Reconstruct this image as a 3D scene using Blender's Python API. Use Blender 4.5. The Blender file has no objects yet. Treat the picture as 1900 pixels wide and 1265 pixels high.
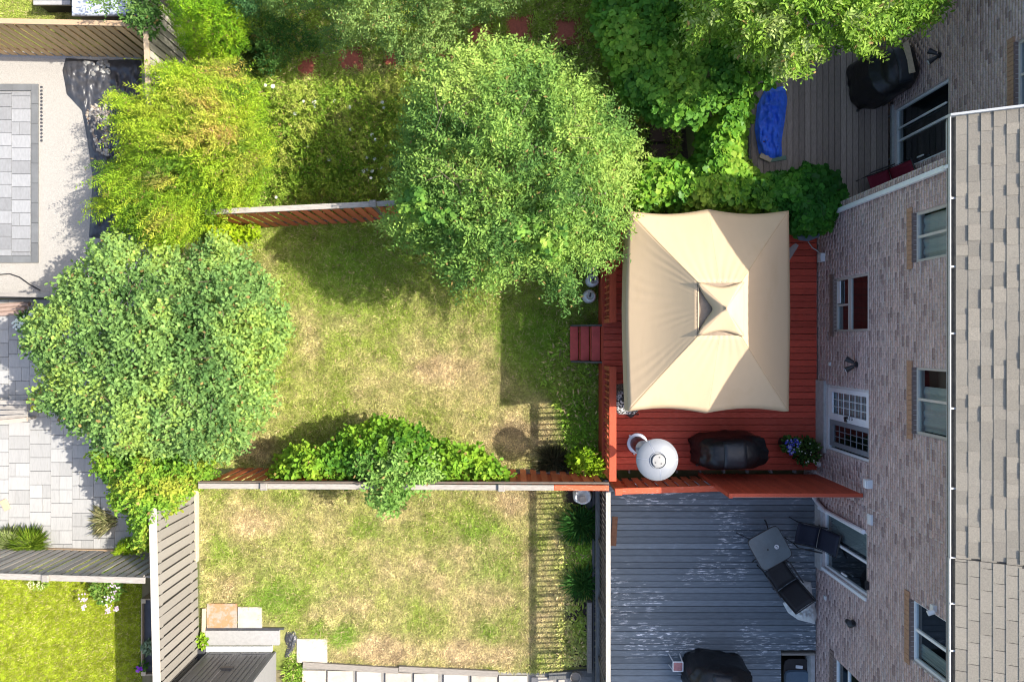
import bpy, math, random
import numpy as np
from mathutils import Vector, Matrix

random.seed(7)
np.random.seed(7)
R = np.random.RandomState(11)
SC = bpy.context.scene

# ------------------------------------------------------------------ camera
H = 17.0                    # height of the drone above the lawn
FPX = 1300.0                # focal length in pixels of the 1900 px wide photograph
cam_data = bpy.data.cameras.new('camera')
cam_data.sensor_width = 36.0
cam_data.lens = 36.0 * FPX / 1900.0
cam_data.clip_start = 0.1
cam_data.clip_end = 2000.0
cam = bpy.data.objects.new('camera', cam_data)
cam.location = (0, 0, H)
cam.rotation_euler = (0, 0, 0)
SC.collection.objects.link(cam)
SC.camera = cam

# ------------------------------------------------------------------ light
SUN_DIR = Vector((0.97, 0.045, 1.0)).normalized()
world = bpy.data.worlds.new('World')
SC.world = world
world.use_nodes = True
wn = world.node_tree
wn.nodes.clear()
sky = wn.nodes.new('ShaderNodeTexSky')
sky.sky_type = 'NISHITA'
sky.sun_disc = False
sky.sun_elevation = math.asin(SUN_DIR.z)
sky.sun_rotation = math.atan2(SUN_DIR.x, SUN_DIR.y)
sky.air_density = 1.0
sky.dust_density = 3.5
sky.ozone_density = 1.0
bg = wn.nodes.new('ShaderNodeBackground')
bg.inputs['Strength'].default_value = 0.15
wout = wn.nodes.new('ShaderNodeOutputWorld')
wn.links.new(sky.outputs[0], bg.inputs[0])
wn.links.new(bg.outputs[0], wout.inputs[0])

sun_data = bpy.data.lights.new('sun', 'SUN')
sun_data.energy = 4.0
sun_data.angle = math.radians(0.55)
sun_data.color = (1.0, 0.93, 0.82)
sun = bpy.data.objects.new('sun', sun_data)
sun.rotation_euler = SUN_DIR.to_track_quat('Z', 'Y').to_euler()
sun.location = (20, 2, 30)
SC.collection.objects.link(sun)

SC.view_settings.view_transform = 'Standard'
SC.view_settings.look = 'None'
SC.view_settings.exposure = 1.22
SC.view_settings.gamma = 1.0
SC.view_settings.use_curve_mapping = False
SC.render.engine = 'CYCLES'
SC.cycles.use_denoising = True
SC.cycles.filter_width = 1.1
SC.cycles.max_bounces = 8
SC.cycles.transparent_max_bounces = 12

# ------------------------------------------------------------------ helpers
COL = SC.collection
WL = {}                      # world location of each object, for children given in world coordinates


def P(px, py, z=0.0):
    """the point at height z that the photograph shows at pixel (px, py)"""
    d = (H - z) / FPX
    return ((px - 950.0) * d, (632.5 - py) * d)


def S(r, g, b):
    """sRGB 0-255 to linear"""
    out = []
    for c in (r, g, b):
        c /= 255.0
        out.append(c / 12.92 if c <= 0.04045 else ((c + 0.055) / 1.055) ** 2.4)
    return tuple(out)


def put(name, data, parent=None, loc=(0, 0, 0), rot=(0, 0, 0), scale=None):
    o = bpy.data.objects.new(name, data)
    COL.objects.link(o)
    wl = Vector(loc)
    if parent is not None:
        o.parent = parent
        o.location = wl - WL[parent.name]
    else:
        o.location = wl
    WL[o.name] = wl
    if rot != (0, 0, 0):
        o.rotation_euler = rot
    if scale is not None:
        o.scale = scale
    return o


def tag(o, label=None, cat=None, group=None, kind=None):
    if label:
        o['label'] = label
    if cat:
        o['category'] = cat
    if group:
        o['group'] = group
    if kind:
        o['kind'] = kind
    return o


def thing(name, loc, label, cat, group=None):
    return tag(put(name, None, None, loc), label, cat, group)


def clone(o, loc=None, parent=None):
    """copy of a thing with its parts and their sub-parts, sharing mesh data"""
    c = o.copy()
    COL.objects.link(c)
    WL[c.name] = Vector(WL[o.name])
    if parent is not None:
        c.parent = parent
    elif loc is not None:
        c.location = loc
        WL[c.name] = Vector(loc)
    for ch in list(o.children):
        clone(ch, parent=c)
    return c


def np_mesh(name, V, F, mat, colors=None, smooth=False):
    """V: (n,3); F: list of index arrays of equal row length, or one (m,k) array"""
    me = bpy.data.meshes.new(name)
    Fs = F if isinstance(F, list) else [F]
    V = np.asarray(V, dtype=np.float32)
    me.vertices.add(len(V))
    me.vertices.foreach_set('co', V.ravel())
    nl = sum(f.size for f in Fs)
    npoly = sum(f.shape[0] for f in Fs)
    loops = np.concatenate([f.ravel() for f in Fs]).astype(np.int32)
    tot = np.concatenate([np.full(f.shape[0], f.shape[1], np.int32) for f in Fs])
    start = np.concatenate([[0], np.cumsum(tot)[:-1]]).astype(np.int32)
    me.loops.add(nl)
    me.loops.foreach_set('vertex_index', loops)
    me.polygons.add(npoly)
    me.polygons.foreach_set('loop_start', start)
    me.polygons.foreach_set('loop_total', tot)
    if smooth:
        me.polygons.foreach_set('use_smooth', np.ones(npoly, dtype=bool))
    if colors is not None:
        a = me.attributes.new('Col', 'FLOAT_COLOR', 'POINT')
        c = np.ones((len(V), 4), np.float32)
        c[:, :3] = colors
        a.data.foreach_set('color', c.ravel())
    me.update(calc_edges=True)
    me.validate()
    if mat is not None:
        me.materials.append(mat)
    return me


class MB:
    """collects shapes in world coordinates and links them as ONE mesh object"""

    def __init__(self):
        self.v = []
        self.f = []

    def add(self, verts, faces):
        n = len(self.v)
        self.v.extend([tuple(p) for p in verts])
        self.f.extend([tuple(i + n for i in f) for f in faces])
        return self

    def box(self, x0, x1, y0, y1, z0, z1):
        v = [(x0, y0, z0), (x1, y0, z0), (x1, y1, z0), (x0, y1, z0),
             (x0, y0, z1), (x1, y0, z1), (x1, y1, z1), (x0, y1, z1)]
        f = [(0, 3, 2, 1), (4, 5, 6, 7), (0, 1, 5, 4), (1, 2, 6, 5), (2, 3, 7, 6), (3, 0, 4, 7)]
        return self.add(v, f)

    def obox(self, c, size, rot=(0, 0, 0), ch=0.0):
        from mathutils import Euler
        m = Euler(rot).to_matrix()
        a, b, d = size[0] / 2, size[1] / 2, size[2] / 2
        if ch <= 0:
            pts = [(-a, -b, -d), (a, -b, -d), (a, b, -d), (-a, b, -d), (-a, -b, d), (a, -b, d), (a, b, d), (-a, b, d)]
            f = [(0, 3, 2, 1), (4, 5, 6, 7), (0, 1, 5, 4), (1, 2, 6, 5), (2, 3, 7, 6), (3, 0, 4, 7)]
        else:
            pts = [(-a, -b, -d), (a, -b, -d), (a, b, -d), (-a, b, -d),
                   (-a, -b, d - ch), (a, -b, d - ch), (a, b, d - ch), (-a, b, d - ch),
                   (-a + ch, -b + ch, d), (a - ch, -b + ch, d), (a - ch, b - ch, d), (-a + ch, b - ch, d)]
            f = [(0, 3, 2, 1), (8, 9, 10, 11), (0, 1, 5, 4), (1, 2, 6, 5), (2, 3, 7, 6), (3, 0, 4, 7),
                 (4, 5, 9, 8), (5, 6, 10, 9), (6, 7, 11, 10), (7, 4, 8, 11)]
        return self.add([Vector(c) + m @ Vector(p) for p in pts], f)

    def cyl(self, p0, p1, r0, r1=None, n=16, caps=True):
        r1 = r0 if r1 is None else r1
        p0, p1 = Vector(p0), Vector(p1)
        d = (p1 - p0).normalized()
        a = d.orthogonal().normalized()
        b = d.cross(a)
        v = []
        for p, r in ((p0, r0), (p1, r1)):
            for i in range(n):
                t = 2 * math.pi * i / n
                v.append(p + a * (r * math.cos(t)) + b * (r * math.sin(t)))
        f = [(i, (i + 1) % n, n + (i + 1) % n, n + i) for i in range(n)]
        if caps:
            f += [tuple(range(n - 1, -1, -1)), tuple(range(n, 2 * n))]
        return self.add(v, f)

    def tube(self, pts, r, n=8):
        pts = [Vector(p) for p in pts]
        rs = r if isinstance(r, (list, tuple)) else [r] * len(pts)
        v = []
        ref = Vector((0.13, 0.21, 0.97))
        for i, p in enumerate(pts):
            d = (pts[min(i + 1, len(pts) - 1)] - pts[max(i - 1, 0)]).normalized()
            rr = ref if abs(d.dot(ref)) < 0.95 else Vector((1, 0, 0))
            a = d.cross(rr).normalized()
            b = d.cross(a)
            for k in range(n):
                t = 2 * math.pi * k / n
                v.append(p + a * (rs[i] * math.cos(t)) + b * (rs[i] * math.sin(t)))
        f = []
        for i in range(len(pts) - 1):
            for k in range(n):
                f.append((i * n + k, i * n + (k + 1) % n, (i + 1) * n + (k + 1) % n, (i + 1) * n + k))
        f += [tuple(range(n - 1, -1, -1)), tuple(range((len(pts) - 1) * n, len(pts) * n))]
        return self.add(v, f)

    def lathe(self, c, prof, n=32, cap_top=True, cap_bot=True):
        v = []
        for (r, z) in prof:
            for i in range(n):
                t = 2 * math.pi * i / n
                v.append((c[0] + r * math.cos(t), c[1] + r * math.sin(t), c[2] + z))
        f = []
        for j in range(len(prof) - 1):
            for i in range(n):
                f.append((j * n + i, j * n + (i + 1) % n, (j + 1) * n + (i + 1) % n, (j + 1) * n + i))
        if cap_bot:
            f.append(tuple(range(n - 1, -1, -1)))
        if cap_top:
            f.append(tuple(range((len(prof) - 1) * n, len(prof) * n)))
        return self.add(v, f)

    def loft(self, rings, cap=True):
        n = len(rings[0])
        v = [p for r in rings for p in r]
        f = []
        for j in range(len(rings) - 1):
            for i in range(n):
                f.append((j * n + i, j * n + (i + 1) % n, (j + 1) * n + (i + 1) % n, (j + 1) * n + i))
        if cap:
            f += [tuple(range(n - 1, -1, -1)), tuple(range((len(rings) - 1) * n, len(rings) * n))]
        return self.add(v, f)

    def grid(self, pts):
        """pts[i][j] -> surface"""
        m, n = len(pts), len(pts[0])
        v = [p for row in pts for p in row]
        f = [(i * n + j, i * n + j + 1, (i + 1) * n + j + 1, (i + 1) * n + j) for i in range(m - 1) for j in range(n - 1)]
        return self.add(v, f)

    def build(self, name, mat, parent=None, loc=None, smooth=False):
        if parent is not None:
            o0 = WL[parent.name]
        elif loc is not None:
            o0 = Vector(loc)
        else:
            a = np.array(self.v)
            o0 = Vector(((a[:, 0].min() + a[:, 0].max()) / 2, (a[:, 1].min() + a[:, 1].max()) / 2, a[:, 2].min()))
        me = bpy.data.meshes.new(name)
        me.from_pydata([(p[0] - o0[0], p[1] - o0[1], p[2] - o0[2]) for p in self.v], [], self.f)
        if smooth:
            me.polygons.foreach_set('use_smooth', [True] * len(me.polygons))
            if smooth == 'auto':
                me.set_sharp_from_angle(angle=math.radians(40))
        me.update()
        me.materials.append(mat)
        o = put(name, me, parent, o0)
        return o


_prism_cache = {}


def prism(name, L, W, T, mat, ch=0.006):
    """a plank along x, centred in x and y, from z=0 to z=T, with eased top edges"""
    key = (name, round(L, 3), round(W, 4), round(T, 4), mat.name, ch)
    if key in _prism_cache:
        return _prism_cache[key]
    w = W / 2
    sec = [(-w, 0), (w, 0), (w, T - ch), (w - ch, T), (-w + ch, T), (-w, T - ch)]
    v = [(-L / 2, y, z) for y, z in sec] + [(L / 2, y, z) for y, z in sec]
    f = [(i, i + 6, (i + 1) % 6 + 6, (i + 1) % 6) for i in range(6)] + [(0, 1, 2, 3, 4, 5), (11, 10, 9, 8, 7, 6)]
    me = bpy.data.meshes.new(name)
    me.from_pydata(v, [], f)
    me.update()
    me.materials.append(mat)
    _prism_cache[key] = me
    return me


def np_boxes(B, C=None):
    """B (n,6): x0,x1,y0,y1,z0,z1 -> V, F, colors"""
    B = np.asarray(B, np.float32)
    n = len(B)
    ix = np.array([[0, 2, 4], [1, 2, 4], [1, 3, 4], [0, 3, 4], [0, 2, 5], [1, 2, 5], [1, 3, 5], [0, 3, 5]])
    V = B[:, ix].reshape(-1, 3)
    f = np.array([(0, 3, 2, 1), (4, 5, 6, 7), (0, 1, 5, 4), (1, 2, 6, 5), (2, 3, 7, 6), (3, 0, 4, 7)])
    F = (np.arange(n)[:, None, None] * 8 + f[None]).reshape(-1, 4)
    c = None if C is None else np.repeat(np.asarray(C), 8, axis=0)
    return V, F, c


# ------------------------------------------------------------------ noise in numpy
_tab = np.random.RandomState(3).rand(256, 256).astype(np.float32)


def vn(x, y, s, seed=0):
    x = np.asarray(x, np.float64) / s + 17.3 * seed + 1000
    y = np.asarray(y, np.float64) / s + 9.1 * seed + 1000
    xi, yi = np.floor(x).astype(int), np.floor(y).astype(int)
    fx, fy = x - xi, y - yi
    fx, fy = fx * fx * (3 - 2 * fx), fy * fy * (3 - 2 * fy)
    g = lambda a, b: _tab[a % 256, b % 256]
    return (g(xi, yi) * (1 - fx) + g(xi + 1, yi) * fx) * (1 - fy) + (g(xi, yi + 1) * (1 - fx) + g(xi + 1, yi + 1) * fx) * fy


def fbm(x, y, s, seed=0, octv=3):
    t, a, w = 0, 1.0, 0
    for o in range(octv):
        t = t + a * vn(x, y, s / 2 ** o, seed + o * 3)
        w += a
        a *= 0.55
    return t / w


def sdist(px, py, poly):
    """signed distance to a polygon, positive inside"""
    poly = np.asarray(poly, float)
    d2 = np.full(px.shape, 1e18)
    ins = np.zeros(px.shape, bool)
    n = len(poly)
    for i in range(n):
        ax, ay = poly[i]
        bx, by = poly[(i + 1) % n]
        ex, ey = bx - ax, by - ay
        wx, wy = px - ax, py - ay
        t = np.clip((wx * ex + wy * ey) / (ex * ex + ey * ey + 1e-9), 0, 1)
        d2 = np.minimum(d2, (wx - ex * t) ** 2 + (wy - ey * t) ** 2)
        c = ((ay > py) != (by > py))
        with np.errstate(divide='ignore', invalid='ignore'):
            ins ^= c & (px < ex * (py - ay) / (by - ay + 1e-12) + ax)
    return np.where(ins, 1, -1) * np.sqrt(d2)


# ------------------------------------------------------------------ materials
class NT:
    def __init__(self, name):
        self.m = bpy.data.materials.new(name)
        self.m.use_nodes = True
        self.t = self.m.node_tree
        self.t.nodes.clear()
        self.out = self.n('ShaderNodeOutputMaterial')

    def n(self, kind, **kw):
        x = self.t.nodes.new(kind)
        for k, v in kw.items():
            if k.startswith('i_'):
                x.inputs[k[2:].replace('_', ' ')].default_value = v
            else:
                setattr(x, k, v)
        return x

    def l(self, a, b):
        self.t.links.new(a, b)


def c4(c):
    return (c[0], c[1], c[2], 1.0)


def M(name, col, rough=0.8, var=0.0, ns=0.0, namt=0.0, col2=None, stretch=(1, 1, 1), bump=0.0, bs=60.0,
      attr=False, spec=0.3, metal=0.0, trans=0.0, tcol=None, coord='world', thr=None, big=None, sheen=0.0):
    """procedural material: base colour (or the pieces' own Col attribute) with noise, per-object variation and bump"""
    T = NT(name)
    b = T.n('ShaderNodeBsdfPrincipled')
    b.inputs['Roughness'].default_value = rough
    b.inputs['Metallic'].default_value = metal
    b.inputs['Specular IOR Level'].default_value = spec
    oi = T.n('ShaderNodeObjectInfo')
    vec = None
    if ns or bump or thr:
        g = T.n('ShaderNodeNewGeometry') if coord == 'world' else T.n('ShaderNodeTexCoord')
        src = g.outputs['Position'] if coord == 'world' else g.outputs['Object']
        mul = T.n('ShaderNodeMath', operation='MULTIPLY')
        mul.inputs[1].default_value = 37.0
        T.l(oi.outputs['Random'], mul.inputs[0])
        off = T.n('ShaderNodeVectorMath', operation='ADD')
        T.l(src, off.inputs[0])
        T.l(mul.outputs[0], off.inputs[1])
        mp = T.n('ShaderNodeMapping')
        mp.inputs['Scale'].default_value = stretch
        T.l(off.outputs[0] if var else src, mp.inputs['Vector'])
        vec = mp.outputs[0]
    if attr:
        at = T.n('ShaderNodeAttribute', attribute_name='Col')
        cur = at.outputs['Color']
    else:
        rgb = T.n('ShaderNodeRGB')
        rgb.outputs[0].default_value = c4(col)
        cur = rgb.outputs[0]
    if ns:
        no = T.n('ShaderNodeTexNoise')
        no.inputs['Scale'].default_value = ns
        no.inputs['Detail'].default_value = 5
        no.inputs['Roughness'].default_value = 0.65
        T.l(vec, no.inputs['Vector'])
        if col2 is not None:
            mr = T.n('ShaderNodeMapRange')
            lo, hi = thr if thr else (0.35, 0.65)
            mr.inputs['From Min'].default_value = lo
            mr.inputs['From Max'].default_value = hi
            T.l(no.outputs['Fac'], mr.inputs['Value'])
            fac = mr.outputs[0]
            if big:
                n2 = T.n('ShaderNodeTexNoise')
                n2.inputs['Scale'].default_value = big[0]
                T.l(src, n2.inputs['Vector'])
                m2 = T.n('ShaderNodeMapRange')
                m2.inputs['From Min'].default_value = big[1]
                m2.inputs['From Max'].default_value = big[2]
                T.l(n2.outputs['Fac'], m2.inputs['Value'])
                mm = T.n('ShaderNodeMath', operation='MULTIPLY')
                T.l(fac, mm.inputs[0])
                T.l(m2.outputs[0], mm.inputs[1])
                fac = mm.outputs[0]
            mx = T.n('ShaderNodeMix', data_type='RGBA')
            T.l(fac, mx.inputs['Factor'])
            T.l(cur, mx.inputs['A'])
            mx.inputs['B'].default_value = c4(col2)
            cur = mx.outputs['Result']
        if namt:
            mr = T.n('ShaderNodeMapRange')
            mr.inputs['From Min'].default_value = 0.25
            mr.inputs['From Max'].default_value = 0.75
            mr.inputs['To Min'].default_value = 1 - namt
            mr.inputs['To Max'].default_value = 1 + namt
            T.l(no.outputs['Fac'], mr.inputs['Value'])
            vm = T.n('ShaderNodeVectorMath', operation='SCALE')
            T.l(cur, vm.inputs[0])
            T.l(mr.outputs[0], vm.inputs['Scale'])
            cur = vm.outputs[0]
    if var:
        mr = T.n('ShaderNodeMapRange')
        mr.inputs['To Min'].default_value = 1 - var
        mr.inputs['To Max'].default_value = 1 + var
        T.l(oi.outputs['Random'], mr.inputs['Value'])
        vm = T.n('ShaderNodeVectorMath', operation='SCALE')
        T.l(cur, vm.inputs[0])
        T.l(mr.outputs[0], vm.inputs['Scale'])
        cur = vm.outputs[0]
    T.l(cur, b.inputs['Base Color'])
    if bump:
        bn = T.n('ShaderNodeTexNoise')
        bn.inputs['Scale'].default_value = bs
        bn.inputs['Detail'].default_value = 4
        T.l(vec, bn.inputs['Vector'])
        bp = T.n('ShaderNodeBump')
        bp.inputs['Strength'].default_value = bump
        bp.inputs['Distance'].default_value = 0.02
        T.l(bn.outputs['Fac'], bp.inputs['Height'])
        T.l(bp.outputs[0], b.inputs['Normal'])
    sh = b.outputs[0]
    if trans:
        tr = T.n('ShaderNodeBsdfTranslucent')
        if tcol is None:
            T.l(cur, tr.inputs['Color'])
        else:
            vm = T.n('ShaderNodeVectorMath', operation='MULTIPLY')
            T.l(cur, vm.inputs[0])
            vm.inputs[1].default_value = tcol
            T.l(vm.outputs[0], tr.inputs['Color'])
        ms = T.n('ShaderNodeMixShader')
        ms.inputs[0].default_value = trans
        T.l(sh, ms.inputs[1])
        T.l(tr.outputs[0], ms.inputs[2])
        sh = ms.outputs[0]
    T.l(sh, T.out.inputs['Surface'])
    return T.m


def glass_mat(name):
    T = NT(name)
    lw = T.n('ShaderNodeLayerWeight')
    lw.inputs['Blend'].default_value = 0.5
    pw = T.n('ShaderNodeMath', operation='POWER')
    pw.inputs[1].default_value = 3.0
    T.l(lw.outputs['Facing'], pw.inputs[0])
    ad = T.n('ShaderNodeMath', operation='MULTIPLY_ADD')
    ad.inputs[1].default_value = 0.85
    ad.inputs[2].default_value = 0.06
    T.l(pw.outputs[0], ad.inputs[0])
    tr = T.n('ShaderNodeBsdfTransparent')
    tr.inputs[0].default_value = (0.80, 0.88, 0.88, 1)
    gl = T.n('ShaderNodeBsdfGlossy')
    gl.inputs['Roughness'].default_value = 0.03
    gl.inputs[0].default_value = (0.85, 0.95, 1, 1)
    mx = T.n('ShaderNodeMixShader')
    T.l(ad.outputs[0], mx.inputs[0])
    T.l(tr.outputs[0], mx.inputs[1])
    T.l(gl.outputs[0], mx.inputs[2])
    T.l(mx.outputs[0], T.out.inputs['Surface'])
    return T.m


GX = (2.5, 26, 26)      # wood grain along x
GY = (26, 2.5, 26)
GZ = (26, 26, 2.5)
m_red_x = M('red_stain_deck', (0.50, 0.070, 0.040), 0.65, 0.2, 3.0, 0.34, stretch=GX, bump=0.15, bs=3, col2=(0.43, 0.125, 0.085), thr=(0.5, 0.72), big=(0.8, 0.42, 0.62))
m_red_y = M('red_stain_rail', (0.50, 0.075, 0.030), 0.55, 0.08, 3.0, 0.18, stretch=GY, bump=0.15, bs=3)
m_red_z = M('red_stain_slat', (0.50, 0.135, 0.058), 0.65, 0.18, 3.0, 0.3, stretch=GZ, bump=0.15, bs=3)
m_red_panel = M('red_stain_panel', (0.42, 0.070, 0.034), 0.6, 0.12, 3.0, 0.25, stretch=GZ, bump=0.15, bs=3)
m_cap_red = M('red_stain_cap', (0.50, 0.085, 0.035), 0.6, 0.1, 3.0, 0.2, stretch=GX, bump=0.15, bs=3, col2=(0.5, 0.42, 0.36), thr=(0.60, 0.7))
m_tread = M('stair_red', (0.48, 0.085, 0.075), 0.75, 0.08, 6.0, 0.2, bump=0.1)
m_gray_deck = M('peeling_grey_paint', (0.132, 0.160, 0.186), 0.65, 0.2, 2.2, 0.22, col2=(0.58, 0.60, 0.62), stretch=(2.2, 14, 5),
                thr=(0.565, 0.60), big=(0.9, 0.49, 0.60), bump=0.12, bs=3)
m_old_deck_y = M('weathered_brown_deck', (0.29, 0.232, 0.198), 0.85, 0.2, 3.0, 0.35, stretch=GY, bump=0.2, bs=3)
m_tan_z = M('tan_fence_wood', (0.52, 0.335, 0.165), 0.75, 0.16, 3.0, 0.25, stretch=GZ, bump=0.15, bs=3)
m_tan_x = M('tan_cap_wood', (0.36, 0.25, 0.155), 0.75, 0.06, 3.0, 0.15, stretch=GX, bump=0.15, bs=3)
m_tan_y = M('tan_cap_wood_along', (0.36, 0.28, 0.19), 0.8, 0.06, 3.0, 0.2, stretch=GY, bump=0.15, bs=3)
m_greyfence_z = M('weathered_grey_slat', (0.36, 0.33, 0.29), 0.85, 0.16, 3.0, 0.25, stretch=GZ, bump=0.2, bs=3)
m_greyfence2_z = M('taupe_painted_slat', (0.215, 0.203, 0.182), 0.75, 0.06, 3.0, 0.1, stretch=GZ, bump=0.1, bs=3)
m_greycap_x = M('weathered_grey_cap', (0.265, 0.245, 0.22), 0.85, 0.15, 3.0, 0.35, stretch=GX, bump=0.2, bs=3)
m_greycap_y = M('weathered_grey_cap_along', (0.35, 0.32, 0.285), 0.85, 0.1, 3.0, 0.25, stretch=GY, bump=0.2, bs=3)
m_darkwood_y = M('dark_weathered_rail', (0.13, 0.13, 0.125), 0.85, 0.2, 3.0, 0.45, stretch=GY, bump=0.25, bs=3)
m_darkwood_z = M('dark_weathered_slat', (0.10, 0.095, 0.09), 0.85, 0.25, 3.0, 0.4, stretch=GZ, bump=0.2, bs=3)
m_dark_x = M('rail_underside_wood', (0.16, 0.13, 0.11), 0.85, 0.1, 3.0, 0.3, stretch=GX)
m_timber_x = M('grey_timber_edging', (0.23, 0.21, 0.185), 0.9, 0.15, 3.0, 0.3, stretch=GX, bump=0.3, bs=3)
m_pale_wood = M('pale_wood', (0.48, 0.39, 0.27), 0.8, 0.12, 5.0, 0.2, stretch=(3, 3, 3))
m_mortar = M('mortar', (0.50, 0.445, 0.42), 0.95, 0, 40, 0.15, bump=0.2)
m_brick = M('brick_mottled', (0.3, 0.25, 0.23), 0.9, 0, 34, 0.36, attr=True, bump=0.4, bs=30)
m_tan_brick = M('tan_sill_brick', (0.36, 0.215, 0.14), 0.85, 0, 14, 0.2, bump=0.2)
m_sill_top = M('brown_sill_brick', (0.20, 0.145, 0.125), 0.9, 0, 14, 0.25, bump=0.2)
m_white = M('white_vinyl', (0.74, 0.76, 0.78), 0.4, 0, 8, 0.05, spec=0.4)
m_almond = M('almond_vinyl', (0.52, 0.49, 0.45), 0.45, 0, 8, 0.06, spec=0.4)
m_glass = glass_mat('window_glass')
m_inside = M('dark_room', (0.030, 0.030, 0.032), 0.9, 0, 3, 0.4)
m_pane_lightener = M('grey_pane_lightener', (0.36, 0.385, 0.38), 0.9, 0, 8, 0.15, stretch=(1, 12, 1))
m_blind = M('blind_slat', (0.42, 0.47, 0.47), 0.7, 0.1, 8, 0.1)
m_concrete = M('concrete', (0.40, 0.40, 0.395), 0.9, 0, 9, 0.22, bump=0.15)
m_shingle_a = M('laminate_shingle', (0.230, 0.208, 0.172), 0.95, 0.10, 45, 0.20, bump=0.35, bs=160)
m_shingle_b = M('flat_tab_shingle', (0.250, 0.226, 0.186), 0.95, 0.08, 45, 0.20, bump=0.35, bs=160)
m_roofdeck = M('roof_underlay', (0.06, 0.058, 0.055), 0.95, 0, 20, 0.2)
m_gutter = M('white_gutter', (0.50, 0.50, 0.49), 0.45, 0, 6, 0.04)
m_gutter_in = M('dirty_gutter_bed', (0.17, 0.155, 0.14), 0.9, 0, 14, 0.4, stretch=(4, 1.2, 1))
m_canopy = M('beige_canopy_fabric', (0.555, 0.42, 0.272), 0.9, 0, 1.3, 0.05, bump=0.10, bs=9, stretch=(1, 0.35, 1), trans=0.10, col2=(0.49, 0.36, 0.225), thr=(0.55, 0.75), spec=0.1)
m_drape = M('grey_beige_drape', (0.25, 0.23, 0.22), 0.9, 0, 5, 0.1, bump=0.1, bs=10)
m_black_metal = M('black_metal', (0.018, 0.018, 0.02), 0.4, 0, 10, 0.2, spec=0.5)
m_cover = M('black_vinyl_cover', (0.010, 0.0105, 0.012), 0.40, 0, 4, 0.3, bump=1.0, bs=4.5, spec=0.45)
m_cover_grey = M('black_cover_panel', (0.020, 0.024, 0.030), 0.42, 0, 4, 0.25, bump=0.6, bs=6, spec=0.5)
m_steel = M('brushed_steel', (0.62, 0.63, 0.65), 0.28, 0, 6, 0.08, metal=0.85, spec=0.5)
m_alu = M('bright_aluminium', (0.22, 0.235, 0.26), 0.5, 0, 5, 0.06, metal=0.2, spec=0.5)
m_alu_cap = M('pale_metal_cap', (0.26, 0.26, 0.255), 0.5, 0, 6, 0.05, metal=0.2)
m_tank = M('white_enamel', (0.66, 0.68, 0.70), 0.4, 0, 9, 0.12, spec=0.4)
m_tarp = M('blue_tarp', (0.040, 0.160, 0.85), 0.45, 0, 6, 0.25, bump=0.3, bs=9, spec=0.4)
m_greytarp = M('grey_blue_plastic', (0.10, 0.125, 0.15), 0.5, 0, 5, 0.2)
m_plastic_white = M('white_plastic_sheet', (0.66, 0.68, 0.66), 0.4, 0, 5, 0.25, col2=(0.30, 0.30, 0.26), thr=(0.55, 0.7), bump=0.3, bs=9)
m_maroon = M('maroon_sling', (0.165, 0.012, 0.030), 0.7, 0, 30, 0.15)
m_sling = M('black_sling', (0.020, 0.021, 0.024), 0.6, 0, 30, 0.2)
m_sling_navy = M('navy_sling', (0.016, 0.020, 0.036), 0.65, 0, 30, 0.2)
m_table = M('smoked_glass_top', (0.10, 0.13, 0.145), 0.28, 0, 4, 0.18, spec=0.5)
m_pink = M('faded_red_top', (0.36, 0.17, 0.17), 0.7, 0, 20, 0.3)
m_cushion = M('black_white_print', (0.62, 0.62, 0.60), 0.85, 0, 34, 0.0, col2=(0.02, 0.02, 0.02), thr=(0.47, 0.51))
m_shed = M('charcoal_resin', (0.13, 0.13, 0.135), 0.5, 0.05, 8, 0.08)
m_shed_light = M('light_grey_resin', (0.20, 0.20, 0.205), 0.55, 0.04, 8, 0.06)
m_slab_light = M('pale_grey_slab', (0.29, 0.29, 0.29), 0.85, 0.04, 14, 0.12, bump=0.1)
m_bluegrey = M('blue_grey_lid', (0.36, 0.40, 0.47), 0.55, 0, 3, 0.1)
m_black_plastic = M('black_landscape_sheet', (0.045, 0.047, 0.055), 0.38, 0, 5, 0.3, bump=0.3, bs=8, spec=0.5)
m_pebble_w = M('pale_pebble', (0.55, 0.50, 0.44), 0.8, 0, 30, 0.25, attr=True)
m_pebble_d = M('slate_blue_pebble', (0.1, 0.1, 0.13), 0.8, 0, 30, 0.25, attr=True)
m_gravel = M('pale_aggregate', (0.32, 0.305, 0.28), 0.95, 0, 55, 0.28, bump=0.4, bs=90)
m_paver_w = M('white_paver', (0.30, 0.30, 0.295), 0.8, 0.10, 1.6, 0.14, stretch=(14, 2, 1), bump=0.05, col2=(0.22, 0.215, 0.20), thr=(0.58, 0.75))
m_paver_g = M('grey_paver', (0.225, 0.231, 0.24), 0.8, 0.2, 2.4, 0.14, stretch=(8, 3, 1), bump=0.05)
m_paver_b = M('charcoal_border_paver', (0.125, 0.132, 0.138), 0.85, 0.1, 4, 0.15)
m_paver_y = M('cream_paver', (0.37, 0.335, 0.29), 0.85, 0.1, 5, 0.2, bump=0.08, col2=(0.42, 0.25, 0.14), thr=(0.70, 0.78))
m_sandstone = M('sandstone_tile', (0.31, 0.265, 0.23), 0.85, 0.1, 4, 0.2, col2=(0.33, 0.17, 0.09), thr=(0.44, 0.56))
m_red_paver = M('red_rubber_paver', (0.27, 0.075, 0.05), 0.95, 0.15, 24, 0.35, bump=0.4, bs=70)
m_brown_paver = M('brown_slab', (0.115, 0.062, 0.052), 0.9, 0.1, 10, 0.25)
m_joint = M('paver_joint_sand', (0.20, 0.195, 0.185), 0.95, 0, 20, 0.2)
m_soil = M('dark_soil', (0.050, 0.038, 0.032), 0.98, 0, 16, 0.45, bump=0.5, bs=30)
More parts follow.
